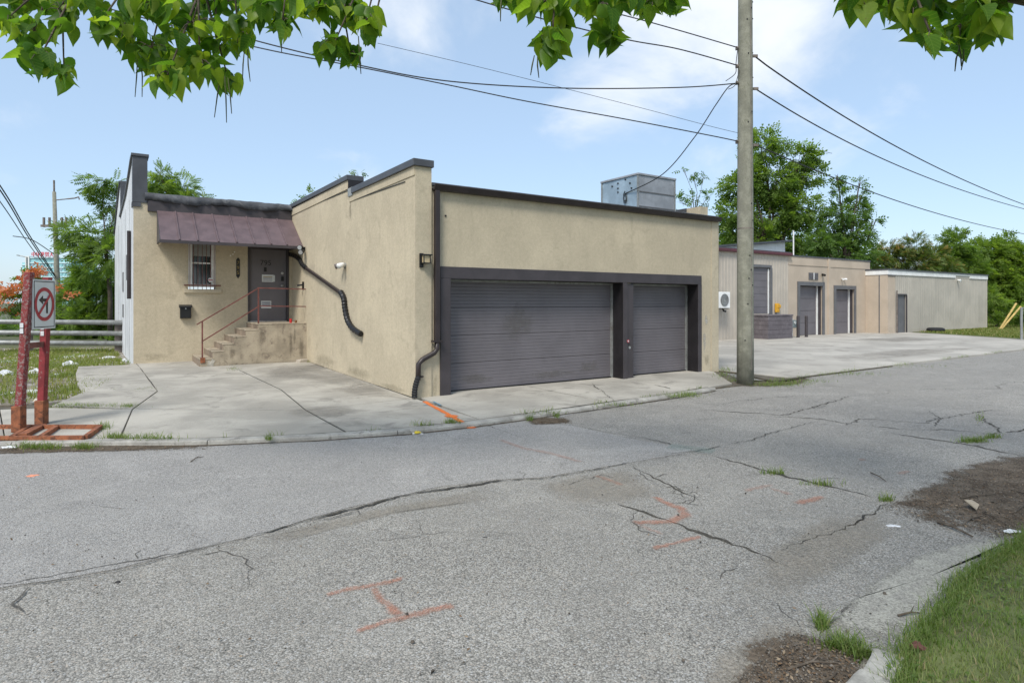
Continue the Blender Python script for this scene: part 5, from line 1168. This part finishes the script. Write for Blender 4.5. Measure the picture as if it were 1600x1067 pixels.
# right: behind the neighbours
tree('broadleaf_tree', 'large round-headed green tree towering over the metal-clad building', gb(1205, 40), lobes_px([(1195, 232, 34), (1160, 290, 34), (1210, 285, 42), (1250, 245, 28), (1262, 275, 24), (1150, 335, 32), (1205, 340, 46), (1250, 325, 34), (1145, 365, 26), (1190, 375, 30), (1230, 375, 34), (1168, 262, 22)], 40), 200, .62, m_leafA, 'small', .35, fork=.5)
tree('broadleaf_tree', 'darker spiky-topped green tree behind the tan building', gb(1320, 38), lobes_px([(1312, 300, 15), (1345, 305, 12), (1308, 275, 7), (1318, 335, 26), (1350, 330, 16), (1300, 355, 30), (1340, 365, 28), (1285, 380, 26), (1320, 395, 30), (1365, 345, 10), (1350, 395, 20), (1344, 285, 6)], 38), 240, .50, m_leafB, 'small', .25, fork=.4)
tree('sparse_tree', 'sparse small-leaved tree behind the rooftop ventilation box', gb(1085, 30), lobes_px([(1082, 272, 10), (1100, 275, 9), (1068, 265, 6), (1085, 310, 10), (1108, 305, 10), (1060, 315, 9), (1075, 330, 12), (1105, 330, 10)], 30), 150, .38, m_leafB, 'small', .06, fork=.85)
tree('sumac_tree', 'sumac with orange-tinged leaves behind the low ribbed shed', gb(1420, 44), lobes_px([(1385, 395, 20), (1430, 385, 24), (1405, 405, 22), (1460, 400, 22), (1440, 415, 24), (1375, 410, 18), (1480, 415, 20)], 44), 400, .46, m_leafS, 'frond', .12, fork=.5)
tree('broadleaf_tree', 'slender open tree rising behind the shed roof', gb(1490, 48), lobes_px([(1478, 372, 12), (1495, 385, 20), (1515, 395, 16), (1485, 405, 20), (1500, 365, 8), (1520, 420, 22), (1470, 410, 18), (1505, 400, 18)], 48), 330, .50, m_leafA, 'small', .12, fork=.6)
tree('broadleaf_tree', 'bushy bright green tree past the end of the ribbed shed', gb(1560, 50), lobes_px([(1550, 395, 28), (1575, 400, 26), (1540, 425, 28), (1590, 430, 30), (1565, 445, 32), (1545, 460, 24), (1610, 410, 30), (1600, 470, 26), (1570, 375, 12), (1640, 430, 40), (1530, 390, 18), (1560, 420, 30)], 50), 330, .58, m_leafC, 'small', .2, fork=.4)
tree('low_bush', 'bright leafy bush growing against the end of the ribbed shed', gb(1555, 39.5), lobes_px([(1543, 490, 14), (1562, 494, 16), (1550, 468, 11), (1585, 490, 18), (1604, 496, 16), (1536, 503, 9), (1568, 474, 13), (1624, 488, 22), (1545, 456, 7)], 39.5), 420, .40, m_leafC, 'small', .05, cat='bush', fork=.3)
tree('broadleaf_tree', 'dark green tree between the sumac and the bushy green tree', gb(1520, 54), lobes_px([(1510, 440, 24), (1530, 410, 20), (1545, 480, 24), (1590, 460, 30), (1480, 430, 22), (1450, 430, 20), (1640, 470, 40)], 54), 200, .6, m_leafB, 'small', .15, fork=.3)
tree('broadleaf_tree', 'dark leafy tree low behind the white roof monitor', gb(1265, 46), lobes_px([(1265, 385, 30), (1300, 400, 26), (1240, 400, 30), (1340, 405, 28), (1150, 395, 34), (1190, 400, 34), (1370, 415, 20)], 46), 200, .6, m_leafB, 'small', .2, fork=.4)

# near catalpa tree: trunk on the verge out of frame, limbs and heart-shaped leaves hanging into view
CT = thing('catalpa_tree', (4.9, -.9, .05), 'catalpa tree with big heart-shaped leaves and long pods hanging over the street', 'tree')
def cs(r, f, z): p = FW*f+RT*r; return Vector((p.x, p.y, z))
mb = MB(); mb.tube([Vector((4.9, -.9, -.1)), Vector((4.88, -.86, 1.2)), Vector((4.80, -.78, 2.3)), Vector((4.70, -.7, 2.9))], [.30, .24, .22, .21], 14); mb.build('trunk', m_bark, CT, smooth=True)
fork = Vector((4.70, -.7, 2.85))
limbA = [fork, cs(3.62, 3.0, 3.12), cs(2.95, 3.45, 3.46), cs(2.2, 3.9, 3.95), cs(.9, 4.4, 4.35), cs(-.6, 4.7, 4.45), cs(-2.2, 4.9, 4.40), cs(-3.9, 5.0, 4.25), cs(-5.2, 5.2, 4.2)]
P, _ = flex(limbA, 1, 60); mb = MB(); mb.tube(P, [.15*(1-.85*i/60)+.008 for i in range(61)], 10); mb.build('limb', m_bark, CT, smooth=True)
limbB = [fork, cs(3.6, .6, 4.2), cs(2.0, -.6, 5.4), cs(.5, -1.2, 6.2)]; P2, _ = flex(limbB, 1, 24); mb = MB(); mb.tube(P2, [.14-.1*i/24 for i in range(25)], 8); mb.build('limb', m_bark, CT, smooth=True)
limbC = [fork, cs(4.6, 2.6, 4.6), cs(4.4, 3.2, 6.0), cs(3.6, 3.6, 6.9)]; P3, _ = flex(limbC, 1, 24); mb = MB(); mb.tube(P3, [.14-.1*i/24 for i in range(25)], 8); mb.build('limb', m_bark, CT, smooth=True)
limb_pts = P
# leaf meshes (six variants)
def heart(seed):
    r = random.Random(seed); half = [(0, .0), (-.06, .13), (-.02, .27), (.12, .38), (.32, .40), (.52, .31), (.70, .20), (.86, .08), (1.0, 0)]
    fold = r.uniform(.15, .6); curl = r.uniform(.15, .75); V = []; Fc = []; n = len(half)
    mid = [(max(0, x), 0) for x, _ in half]
    def zf(x, y): return abs(y)*fold-curl*x*x*.5+.03*math.sin(9*x+seed)*abs(y)*3
    for i, (x, y) in enumerate(half):
        V.append((mid[i][0], 0, zf(mid[i][0], 0))); 
        if 0 < i < n-1: V.append((x, y*r.uniform(.92, 1.05), zf(x, y))); V.append((x, -y*r.uniform(.92, 1.05), zf(x, y)))
    ix = {0: (0, None, None)}; c_ = 1
    for i in range(1, n-1): ix[i] = (c_, c_+1, c_+2); c_ += 3
    ix[n-1] = (c_, None, None)
    for i in range(n-1):
        a, b = ix[i], ix[i+1]
        for s in (1, 2):
            q = [a[0], b[0]]+([b[s]] if b[s] is not None else [])+([a[s]] if a[s] is not None else [])
            if s == 1: q = q[::-1]
            if len(q) > 2: Fc.append(q)
    me = bpy.data.meshes.new('leaf'); me.from_pydata(V, [], Fc); me.materials.append(m_catv)
    a = me.attributes.new('tint', 'FLOAT', 'POINT'); tn = r.random(); a.data.foreach_set('value', [max(0, min(1, tn+r.uniform(-.08, .08))) for _ in V]); me.update(); me.shade_smooth(); return me
HEART = [heart(i) for i in range(10)]
blobs = [(14, 38, 16, 22, 4), (52, 62, 24, 22, 6), (95, 32, 28, 26, 7), (62, 100, 26, 18, 6), (100, 122, 12, 16, 3), (40, 12, 40, 12, 6), (120, 8, 30, 10, 4),
         (160, 45, 14, 28, 5), (196, 60, 30, 30, 9), (236, 92, 34, 28, 10), (262, 128, 20, 22, 6), (312, 108, 34, 22, 9), (358, 138, 14, 18, 4), (300, 50, 44, 24, 8), (232, 18, 46, 18, 9), (372, 66, 22, 26, 6), (350, 14, 48, 14, 9), (412, 24, 36, 18, 9), (440, 50, 14, 16, 4), (340, 84, 20, 18, 4),
         (540, 28, 34, 22, 9), (572, 42, 12, 20, 4), (520, 82, 16, 16, 5), (548, 92, 14, 12, 3), (498, 18, 28, 14, 6), (468, 12, 24, 12, 4), (580, 58, 8, 8, 2),
         (800, 6, 22, 10, 5), (850, 14, 38, 14, 8), (862, 78, 20, 20, 8), (880, 42, 22, 16, 5), (948, 62, 20, 20, 8), (940, 20, 24, 16, 5), (905, 16, 22, 12, 4), (1020, 18, 28, 14, 7), (1045, 12, 22, 12, 4), (980, 8, 20, 8, 3),
         (1338, 12, 24, 14, 5), (1388, 14, 30, 14, 6), (1428, 30, 22, 20, 6), (1456, 68, 10, 16, 3), (1450, 16, 30, 14, 5), (1500, 58, 18, 22, 6), (1542, 52, 16, 18, 5), (1520, 18, 30, 12, 5), (1562, 14, 16, 8, 3)]
tw_ = MB(); pods = []; nleaf = 0
for bi, (bx, by, rx, ry_, n) in enumerate(blobs):
    dep = 4.35+.35*math.sin(bi*1.7)+ (0.3 if bx < 450 else 0) - (.55 if bx > 1300 else 0)
    c = at(bx, by-ry_*.5, dep)
    src = min(limb_pts, key=lambda p: (p-c-Vector((0, 0, .6))).length); mid_ = src.lerp(c, .45)+Vector((random.uniform(-.1, .1), random.uniform(-.1, .1), .12))
    tw_.tube([src, mid_, c], [.016, .010, .005], 6)
    for q in range(n):
        a = random.uniform(0, 2*math.pi); rr = math.sqrt(random.random())
        lx_, ly_ = bx+rx*rr*math.cos(a), by+ry_*rr*math.sin(a)-14
        p = at(lx_, ly_, dep+random.uniform(-.22, .22))
        o = bpy.data.objects.new('leaf', HEART[random.randrange(10)]); col.objects.link(o); o.parent = CT; nleaf += 1
        az = random.uniform(0, 2*math.pi); pitch = random.uniform(.35, 1.25) if random.random() < .8 else random.uniform(-.1, .5)
        d = Vector((math.cos(az)*math.cos(pitch), math.sin(az)*math.cos(pitch), -math.sin(pitch)))
        zax = Vector((math.cos(az)*math.sin(pitch), math.sin(az)*math.sin(pitch), math.cos(pitch)))
        yax = zax.cross(d); m3 = Matrix((d, yax, zax)).transposed()
        o.location = p-Vector(CT.location); o.rotation_euler = (m3 @ Matrix.Rotation(random.uniform(-.4, .4), 3, 'X')).to_euler(); s = random.uniform(.10, .172); o.scale = (s, s*random.uniform(.85, 1.05), s)
        tw_.tube([c+Vector((random.uniform(-.02, .02), 0, .02)), c.lerp(p, .6)+Vector((0, 0, .03)), p], [.0035, .0028, .0022], 4)
for (x, y0, y1, dx, dep) in [(215, 95, 152, -4, 4.9), (219, 95, 152, 3, 4.9), (382, 85, 125, -3, 4.8), (387, 85, 128, 4, 4.8), (345, 125, 184, -10, 4.8), (351, 128, 192, 3, 4.8), (356, 130, 178, 6, 4.8), (560, 65, 116, 4, 4.6), (440, 60, 82, 0, 4.7), (835, 95, 118, -6, 4.4), (840, 92, 122, 2, 4.4), (784, 0, 34, -2, 4.4), (1500, 80, 112, -8, 3.9), (1506, 85, 110, -4, 3.9), (1498, 78, 104, 4, 3.9)]:
    mb = MB(); a = at(x, y0-8, dep); b = at(x+dx, y1, dep); m = a.lerp(b, .5)+RT*.01*random.uniform(-1, 1); mb.tube([a, m, b], [.0035, .0055, .003], 6); mb.build('seed_pod', m_pod, CT, smooth=True)
tag(tw_.build('twigs', m_bark, CT, smooth=True), kind='stuff')
# upper crown (out of the frame)
HV = np.array([(0, 0, 0), (.1, .36, .08), (.5, .32, .02), (1, 0, -.25), (.5, -.32, .02), (.1, -.36, .08)]); HF = np.array([(0, 1, 2, 3), (0, 3, 4, 5)])
cc_ = []
for Pl, n in ((limb_pts[14:], 600), (P2[8:], 650), (P3[8:], 650)):
    for _ in range(n):
        b = random.choice(Pl); cc_.append((b.x+random.gauss(0, .55), b.y+random.gauss(0, .55), b.z+.28+abs(random.gauss(0, .42))))
cc_ = np.array(cc_)
rel = cc_-np.array([0, 0, CZ]); dpt = rel[:, :2] @ np.array([FW.x, FW.y]); ypx = HY-F*rel[:, 2]/np.maximum(dpt, .05)
cc_ = cc_[(dpt < .4) | (ypx < -55)]
inn = []                                               # leaves packed behind the single ones in the hanging sprays
for bi, (bx, by, rx, ry_, n) in enumerate(blobs):
    dep = 4.5+.35*math.sin(bi*1.7)+(0.3 if bx < 450 else 0)-(.55 if bx > 1300 else 0)
    for _ in range(int(n*3.2)): a_ = random.uniform(0, 6.283); q = math.sqrt(random.random())*.95; inn.append(tuple(at(bx+rx*q*math.cos(a_), by+ry_*q*math.sin(a_)-18, dep+random.uniform(-.25, .25))))
inn = np.array(inn); di = rng.normal(0, .6, inn.shape); di[:, 2] -= 1.1
hm = HEART[2]; hm.calc_loop_triangles(); HV2 = np.array([tuple(q.co) for q in hm.vertices]); HF2 = np.array([tuple(q.vertices) for q in hm.loop_triangles])
v, f, k = leaf_cloud(inn-np.array(CT.location), di, .14*rng.uniform(.7, 1.25, len(inn)), HV2, HF2, flat=2.0)
tag(link('inner_foliage', npmesh('inner_foliage', v, f, m_cat, np.repeat(rng.random(len(inn)), k)), CT), kind='stuff')
dd_ = rng.normal(0, 1, cc_.shape); dd_[:, 2] -= .9
v, f, k = leaf_cloud(cc_-np.array(CT.location), dd_, .2*rng.uniform(.75, 1.2, len(cc_)), HV, HF)
tag(link('upper_foliage', npmesh('upper_foliage', v, f, m_cat, np.repeat(rng.random(len(cc_)), k)), CT), kind='stuff')

# grass and weeds ---------------------------------------------------------
BV = np.array([(0, -.5, 0), (0, .5, 0), (.12, .35, .55), (.12, -.35, .55), (.42, .06, 1.0), (.42, -.06, 1.0)])
def blades(pts, hmin, hmax, wdt, name, mat, label=None, parent=None, lean=.5, tmul=1.0, tints=None):
    n = len(pts); th = rng.uniform(0, 2*np.pi, n); h = rng.uniform(hmin, hmax, n); ln = h*rng.uniform(.15, lean*2, n); w_ = wdt*rng.uniform(.7, 1.3, n)
    c, s = np.cos(th), np.sin(th)
    bx = BV[None, :, 0]*ln[:, None]*2.2; by = BV[None, :, 1]*w_[:, None]; bz = BV[None, :, 2]*h[:, None]
    v = np.stack([pts[:, 0:1]+bx*c[:, None]-by*s[:, None], pts[:, 1:2]+bx*s[:, None]+by*c[:, None], pts[:, 2:3]+bz], -1).reshape(-1, 3)
    f = ((np.arange(n)*6)[:, None, None]+np.array([(0, 1, 2, 3), (3, 2, 4, 5)])[None]).reshape(-1, 4)
    t = np.repeat(rng.random(n)*tmul if tints is None else tints, 6); me = npmesh(name, v, f, mat, np.clip(t, 0, 1)); o = link(name, me, parent)
    if label: tag(o, label, 'grass', kind='stuff')
    return o
def inpoly(P, poly):
    x, y = P[:, 0], P[:, 1]; r = np.zeros(len(P), bool); j = len(poly)-1
    for i in range(len(poly)):
        xi, yi = poly[i]; xj, yj = poly[j]
        r ^= ((yi > y) != (yj > y)) & (x < (xj-xi)*(y-yi)/(yj-yi+1e-12)+xi); j = i
    return r
def vnoise(P, s, seed):
    r = np.random.default_rng(seed); g_ = r.random((64, 64)); q = P[:, :2]*s; i = np.floor(q).astype(int); f = q-i; f = f*f*(3-2*f); i %= 64
    g00 = g_[i[:, 0], i[:, 1]]; g10 = g_[(i[:, 0]+1) % 64, i[:, 1]]; g01 = g_[i[:, 0], (i[:, 1]+1) % 64]; g11 = g_[(i[:, 0]+1) % 64, (i[:, 1]+1) % 64]
    return (g00*(1-f[:, 0])+g10*f[:, 0])*(1-f[:, 1])+(g01*(1-f[:, 0])+g11*f[:, 0])*f[:, 1]
def scatter(poly, n, z):
    a = np.array(poly); P = rng.uniform(a.min(0), a.max(0), (n, 2)); P = P[inpoly(P, poly)]; return np.c_[P, np.full(len(P), z)]
vp = [(1.6, 1.03), (2.3, 1.13), (2.72, 1.26), (3.05, 1.38), (3.3, 1.42), (3.7, 1.46), (4.06, 1.54), (4.6, 1.57), (5.2, 1.57), (7, 1.72), (7, -.2), (1.6, -.2)]
pt = scatter(vp, 70000, .045); nz = vnoise(pt, 2.3, 1); nz2 = vnoise(pt, 7, 2); near = rng.random(len(pt)) < (.35+.75*nz)
pt = pt[near]; nz = nz[near]; nz2 = nz2[near]
blades(pt, .018, .048, .0046, 'verge_grass', m_grass, 'short green grass growing on the near verge', tints=np.clip(.15+.55*nz2+.25*rng.random(len(pt))+(rng.random(len(pt)) < .08)*.5, 0, 1))
cl = scatter(vp, 5200, .075); cl = cl[vnoise(cl, 3.1, 12) > .52]; dc = rng.normal(0, 1, cl.shape); dc[:, 2] = np.abs(dc[:, 2])*.2
v, f, k = leaf_cloud(cl+rng.uniform(-.012, .012, cl.shape), dc, rng.uniform(.012, .03, len(cl)), np.array([(0, 0, 0), (.5, .42, .05), (1, 0, 0), (.5, -.42, .05)]), np.array([(0, 1, 2, 3)]), flat=.3)
tag(link('verge_clover', npmesh('verge_clover', v, f, m_grass, np.repeat(rng.random(len(cl))*.7, k))), 'small round clover leaves among the verge grass', 'clover', kind='stuff')
ed = []
for a, b in zip(vp[1:9], vp[2:10]):
    a = np.array(a); b = np.array(b); n = int(np.linalg.norm(b-a)*900); t = rng.random((n, 1)); ed.append(a+(b-a)*t+rng.normal(0, .035, (n, 2))+np.array([.0, -.035]))
ed = np.vstack(ed); ed = np.c_[ed, np.full(len(ed), .04)]
blades(ed, .03, .075, .0045, 'verge_edge_grass', m_grass, 'longer grass hanging over the ragged verge edge', lean=.8, tmul=.75)
pt = scatter([(7, 1.8), (30, 3.2), (60, 4.3), (60, -2), (7, -2)], 26000, .05); blades(pt, .05, .12, .02, 'far_verge_grass', m_grass, 'grass on the verge further along the street')
lotp = [(-9, 15), (-3.0, 12.95), (-1.3, 12.4), (-.36, 12.55), (.06, 14.4), (.1, 17.3), (.35, 17.9), (.2, 25.5), (-4, 27.5), (-12, 29)]
pt = scatter(lotp, 110000, .04); nz = vnoise(pt, .9, 5)*.6+vnoise(pt, 3, 6)*.4; k_ = rng.random(len(pt)) < np.clip((nz-.24)*2.5, .06, 1); pt = pt[k_]; nz = nz[k_]
blades(pt, .03, .12, .016, 'lot_grass', m_grassdry, 'patchy weeds and dry grass on the vacant lot', lean=.7, tints=np.clip(.75-.75*nz+.35*rng.random(len(pt)), 0, 1))
pt = scatter([(34.2, 10.4), (60, 11.2), (60, 22), (47.2, 22), (47.2, 15.6), (37, 15.7)], 60000, .05); blades(pt, .04, .10, .04, 'lawn_grass', m_grassdry, 'mown yellow-green grass in front of the ribbed shed', tmul=1.0)
# weeds in joints
wpts = []
def weed(px, py, n, sx, sy, z=.05):
    p = G(px, py, z); q = rng.normal(0, 1, (int(n*1.7), 2))
    for a, b in q: v_ = G(px+a*sx, py+b*sy, z); wpts.append((v_.x, v_.y, v_.z-.005))
for a in [(140, 637, 260, 30, 1.3), (200, 637, 120, 8, 1.2), (100, 636, 120, 12, 1.2), (235, 611, 70, 5, 1.2), (215, 613, 40, 5, 1), (140, 585, 40, 4, 1.5), (178, 612, 20, 1.5, 1), (205, 565, 160, 7, 3), (212, 572, 120, 5, 2), (230, 685, 160, 26, 1.5, .06), (180, 684, 110, 10, 1.5), (163, 668, 90, 6, 3), (45, 699, 200, 13, 2, .01), (75, 700, 120, 12, 2, .01), (130, 700, 120, 9, 1.5, .01), (420, 686, 40, 3, 1, .06), (705, 660, 70, 6, 1, .06), (660, 664, 40, 10, .7, .06), (850, 645, 40, 20, 1, .06), (870, 650, 50, 2, 2, .01), (828, 655, 40, 3, 1.5, .02), (960, 633, 60, 20, 1.2, .06), (1060, 619, 140, 18, 1.2, .04), (1075, 616, 90, 8, 1, .04), (1130, 587, 60, 8, 2), (1150, 595, 120, 14, 2, .02), (1215, 601, 320, 22, 1.6, .02), (1250, 596, 130, 25, 1.3, .03), (1330, 585, 90, 30, 1.5, .03), (1420, 572, 60, 40, 2, .03), (1135, 578, 40, 10, 1.5), (1520, 690, 160, 12, 1.2, .0), (1548, 684, 70, 8, 1, .0), (1210, 740, 60, 10, 1.5, 0), (1280, 757, 60, 14, 1.5, 0), (1385, 782, 40, 5, 1, 0), (1284, 978, 90, 5, 5, 0), (1315, 1012, 160, 16, 4, 0), (1345, 1025, 120, 12, 4, 0), (1530, 655, 30, 3, 4, 0), (1390, 518, 60, 4, 2), (485, 565, 20, 4, 1, .14), (365, 577, 26, 5, 1.5, .13), (1130, 578, 30, 5, 2)]: weed(*a)
for _ in range(900):
    x = random.uniform(-3, 9.2); p = (x, kbx(x)+random.gauss(0, .012)); 
    if math.sin(x*5.1)+math.sin(x*11.7+1)+.6*math.sin(x*23) > .9: wpts.append((p[0], p[1], .055))
for _ in range(1500):
    t = random.random(); x = 11.45+t*19; y = 7.68+(x-11.5)*.021+random.gauss(0, .035)
    if math.sin(x*1.9)+math.sin(x*4.7+1)+.6*math.sin(x*9.3) > .3 or x < 13: wpts.append((x, y, .02))
wpts = np.array(wpts); blades(wpts, .02, .085, .0065, 'joint_weeds', m_grass, 'small green weeds growing in pavement joints and cracks', lean=.8, tmul=.8)
# dead leaves and crumbs in the gutters and dirt
lp_ = []
for poly, n in ([(0, 690), (330, 692), (330, 702), (0, 708)], 500), ([(825, 655), (890, 653), (895, 661), (830, 664)], 260), ([(1395, 792), (1500, 750), (1600, 730), (1640, 800), (1560, 838), (1440, 812)], 900), ([(1160, 1067), (1230, 1000), (1345, 1018), (1330, 1090)], 260), ([(1020, 628), (1180, 600), (1200, 606), (1060, 630)], 140), ([(350, 690), (640, 680), (640, 684), (350, 696)], 60), ([(0, 1040), (0, 720), (900, 690), (1300, 700), (1250, 1040)], 170):
    a = np.array(poly); Q = rng.uniform(a.min(0), a.max(0), (n*3, 2)); Q = Q[inpoly(Q, poly)][:n]
    lp_ += [tuple(G(x, y, .017)) for x, y in Q]
lp_ = np.array(lp_); dd_ = rng.normal(0, 1, lp_.shape); dd_[:, 2] *= .25
LV = np.array([(0, 0, 0), (.5, .25, .08), (1, 0, 0), (.5, -.25, .08)]); LF = np.array([(0, 1, 2, 3)])
v, f, k = leaf_cloud(lp_, dd_, rng.uniform(.007, .026, len(lp_)), LV, LF, flat=.25)
tag(link('leaf_litter', npmesh('leaf_litter', v, f, m_leaflit, np.repeat(rng.random(len(lp_)), k))), 'brown dead leaves and crumbs scattered in gutters and dirt', 'leaf litter', kind='stuff')
cr = []
for poly, n in ([(1370, 795), (1480, 745), (1600, 715), (1640, 800), (1560, 842), (1440, 815)], 2200), ([(1140, 1075), (1225, 985), (1350, 1012), (1340, 1100)], 1100), ([(0, 690), (330, 692), (330, 702), (0, 708)], 700), ([(825, 655), (890, 653), (895, 661), (830, 664)], 200), ([(1270, 1000), (1440, 865), (1560, 838), (1490, 905), (1390, 1010)], 40), ([(0, 1066), (0, 720), (900, 690), (1500, 700), (1300, 900), (1200, 1066)], 420):
    a = np.array(poly); Q = rng.uniform(a.min(0), a.max(0), (n*3, 2)); Q = Q[inpoly(Q, poly)][:n]; cr += [tuple(G(x, y, .012)) for x, y in Q]
cr = np.array(cr); cd = rng.normal(0, 1, cr.shape); cd[:, 2] *= .2
CRV = np.array([(-.5, -.4, -.2), (.5, -.45, -.2), (.45, .5, -.2), (-.4, .45, -.2), (-.3, -.2, .3), (.3, -.25, .25), (.25, .3, .32), (-.25, .25, .22)]); CRF = np.array([(4, 5, 6, 7), (0, 1, 5, 4), (1, 2, 6, 5), (2, 3, 7, 6), (3, 0, 4, 7)])
v, f, k = leaf_cloud(cr, cd, rng.uniform(.003, .010, len(cr))*(1+.9*(rng.random(len(cr)) < .05)), CRV, CRF, flat=.3)
tag(link('loose_grit', npmesh('loose_grit', v, f, leafmat('grit', [(.05, .042, .034), (.10, .085, .068), (.20, .18, .155)], 0.0, .9), np.repeat(rng.random(len(cr)), k))), 'loose grit and small stones on the dirt and road', 'grit', kind='stuff')
# rubble in the vacant lot
pt = scatter(lotp, 2600, .045); ST_V = np.array([(-.5, -.4, -.2), (.5, -.45, -.2), (.45, .5, -.2), (-.4, .45, -.2), (-.3, -.2, .3), (.3, -.25, .25), (.25, .3, .32), (-.25, .25, .22)]); ST_F = np.array([(4, 5, 6, 7), (0, 1, 5, 4), (1, 2, 6, 5), (2, 3, 7, 6), (3, 0, 4, 7)])
nz = vnoise(pt, .8, 9); pt = pt[rng.random(len(pt)) < np.clip(nz*1.3-.2, 0, 1)]
dd_ = rng.normal(0, 1, pt.shape); dd_[:, 2] *= .1
v, f, k = leaf_cloud(pt, dd_, rng.uniform(.03, .12, len(pt)), ST_V, ST_F, flat=.15)
tag(link('rubble', npmesh('rubble', v, f, m_brick)), 'small pale stones and rubble scattered over the vacant lot', 'rubble', kind='stuff')
# litter that can be counted
def crumple(name, px, py, z, sx, sy, sz, mat, label, cat, seed):
    r = random.Random(seed); c = G(px, py, z); mb = MB(); nu, nv = 12, 5
    ph = [r.uniform(0, 6.28) for _ in range(6)]
    for j in range(nv+1):
        t = j/nv
        for i in range(nu):
            a = 2*math.pi*i/nu; rad = math.cos(t*1.45)*(1+.22*math.sin(3*a+ph[0])+.2*math.sin(5*a+ph[1]+5*t)+r.uniform(-.12, .12)); h = math.sin(t*1.3)*(.75+.3*math.sin(2*a+ph[2])*(1-t)+.3*r.uniform(-1, 1)*(0 < j < nv))
            mb.v.append((c.x+(RT.x*math.cos(a)*sx+FW.x*math.sin(a)*sy)*rad, c.y+(RT.y*math.cos(a)*sx+FW.y*math.sin(a)*sy)*rad, c.z-.01+h*sz))
        if j: mb.f += [((j-1)*nu+i, (j-1)*nu+(i+1) % nu, j*nu+(i+1) % nu, j*nu+i) for i in range(nu)]
    mb.f += [tuple(nv*nu+i for i in range(nu)), tuple(range(nu-1, -1, -1))]
    return one(name, mb, mat, label, cat, base=(c.x, c.y, c.z))
for i, (px, py, sx, sy, sz, lb) in enumerate([(108, 571, .20, .2, .16, 'white crumpled plastic bag on the lot between guardrail and sign'), (120, 557, .38, .7, .06, 'flat heap of white plastic sheeting near the guardrail'), (170, 559, .15, .25, .08, 'white plastic scrap near the end post of the guardrail'), (194, 565, .07, .1, .12, 'small white paper scrap by the white side wall'), (8, 586, .20, .2, .14, 'white bag lying on the lot beyond the sign posts'), (55, 582, .12, .15, .12, 'grey-white bag lying between the two red posts'), (88, 586, .10, .12, .05, 'torn white wrapper on the lot right of the red posts'), (12, 565, .35, .5, .05, 'flattened white sheet on the lot near the guardrail'), (45, 612, .35, .3, .04, 'spread of white rubble and paper behind the red posts'), (85, 695, .10, .05, .04, 'grey-white scrap lying in the gutter below the rusty frame')]):
    crumple('plastic_litter', px, py, .04 if py < 640 else .012, sx, sy, sz, m_bag, lb, 'litter', 200+i)
crumple('wrapper', 12, 698, .012, .14, .07, .035, m_bag, 'white snack bag lying in the weedy gutter', 'litter', 220)
crumple('wrapper', 12, 692, .03, .05, .05, .04, m_litter_o, 'orange snack wrapper lying in the weedy gutter', 'litter', 221)
crumple('wrapper', 24, 691, .03, .06, .05, .045, m_litter_y, 'yellow snack wrapper lying in the weedy gutter', 'litter', 222)
o = crumple('paper_plate', 651, 677, .008, .085, .07, .03, m_bag, 'white paper plate lying in the gutter by the driveway', 'litter', 223)
crumple('food_scrap', 652, 675, .03, .04, .04, .03, m_litter_y, 'yellow scrap on the white plate in the gutter', 'litter', 224)
crumple('wrapper', 50, 743, .008, .085, .05, .02, m_litter_o, 'pink and orange wrapper lying alone on the asphalt', 'litter', 225)
crumple('paper_scrap', 1396, 820, .006, .06, .03, .012, m_bag, 'white paper scrap lying by the broken asphalt edge', 'litter', 226)
crumple('paper_scrap', 1582, 828, .02, .07, .03, .015, m_bag, 'white scrap lying in the dirt beside the verge grass', 'litter', 227)
crumple('asphalt_crumb', 758, 838, .004, .018, .012, .014, m_dark, 'small dark crumb lying alone mid-street', 'stone', 228)
crumple('asphalt_crumb', 184, 907, .010, .016, .012, .012, m_dark, 'small black crumb below the long double crack', 'stone', 229)
crumple('dead_leaf', 1434, 1006, .085, .03, .03, .02, surf('dead_leaf_brown', (.13, .055, .04), .8), 'dark red-brown dead leaf lying in the verge grass', 'leaf', 230)
mb = MB(); a = G(1526, 797, .02); mb.ext([a, a+Vector((.11, .02, .015)), a+Vector((.14, .08, .03)), a+Vector((.02, .09, .05))], (0, 0, .006)); one('cardboard_scrap', mb, surf('cardboard', (.33, .28, .21), .9), 'torn beige cardboard scrap lying in the dirt patch', 'litter')
sticks = [((1535, 800), (1575, 820), 'twig lying beside the cardboard scrap in the dirt patch'), ((1505, 820), (1535, 805), 'short twig in the dirt patch, pointing at the cardboard scrap'), ((1465, 815), (1520, 838), 'thick stick along the lower edge of the dirt patch'), ((1500, 778), (1555, 772), 'dark twig lying across the upper dirt patch'), ((1580, 765), (1620, 778), 'dark twig at the far side of the dirt patch'), ((1585, 800), (1625, 780), 'pale straight stick in the dirt patch'), ((1230, 1045), (1310, 1035), 'dark twig in the dirt beside the near kerb'), ((1285, 1067), (1310, 1045), 'brown twig in the dirt touching the near kerb'), ((298, 721), (318, 713), 'greenish twig on the asphalt near the driveway kerb'), ((1360, 738), (1385, 752), 'thin dark twig on the asphalt above the dirt patch'), ((1403, 961), (1440, 957), 'thin dark twig on the worn concrete by the grass')]
for i, (a, b, lb) in enumerate(sticks):
    p, q = G(*a, .014), G(*b, .014); r = random.Random(i); m = p.lerp(q, .5)+Vector((r.uniform(-.02, .02), r.uniform(-.02, .02), .01)); mb = MB(); rr = .011 if 'thick' in lb else .0055
    mb.tube([p, m, q], [rr, rr*.9, rr*.5], 6); mb.tube([m, m+(q-p)*.2+Vector((.03, .02, .015))], [rr*.6, rr*.25], 5); one('twig', mb, m_bark, lb, 'twig')
print('leaves', nleaf)
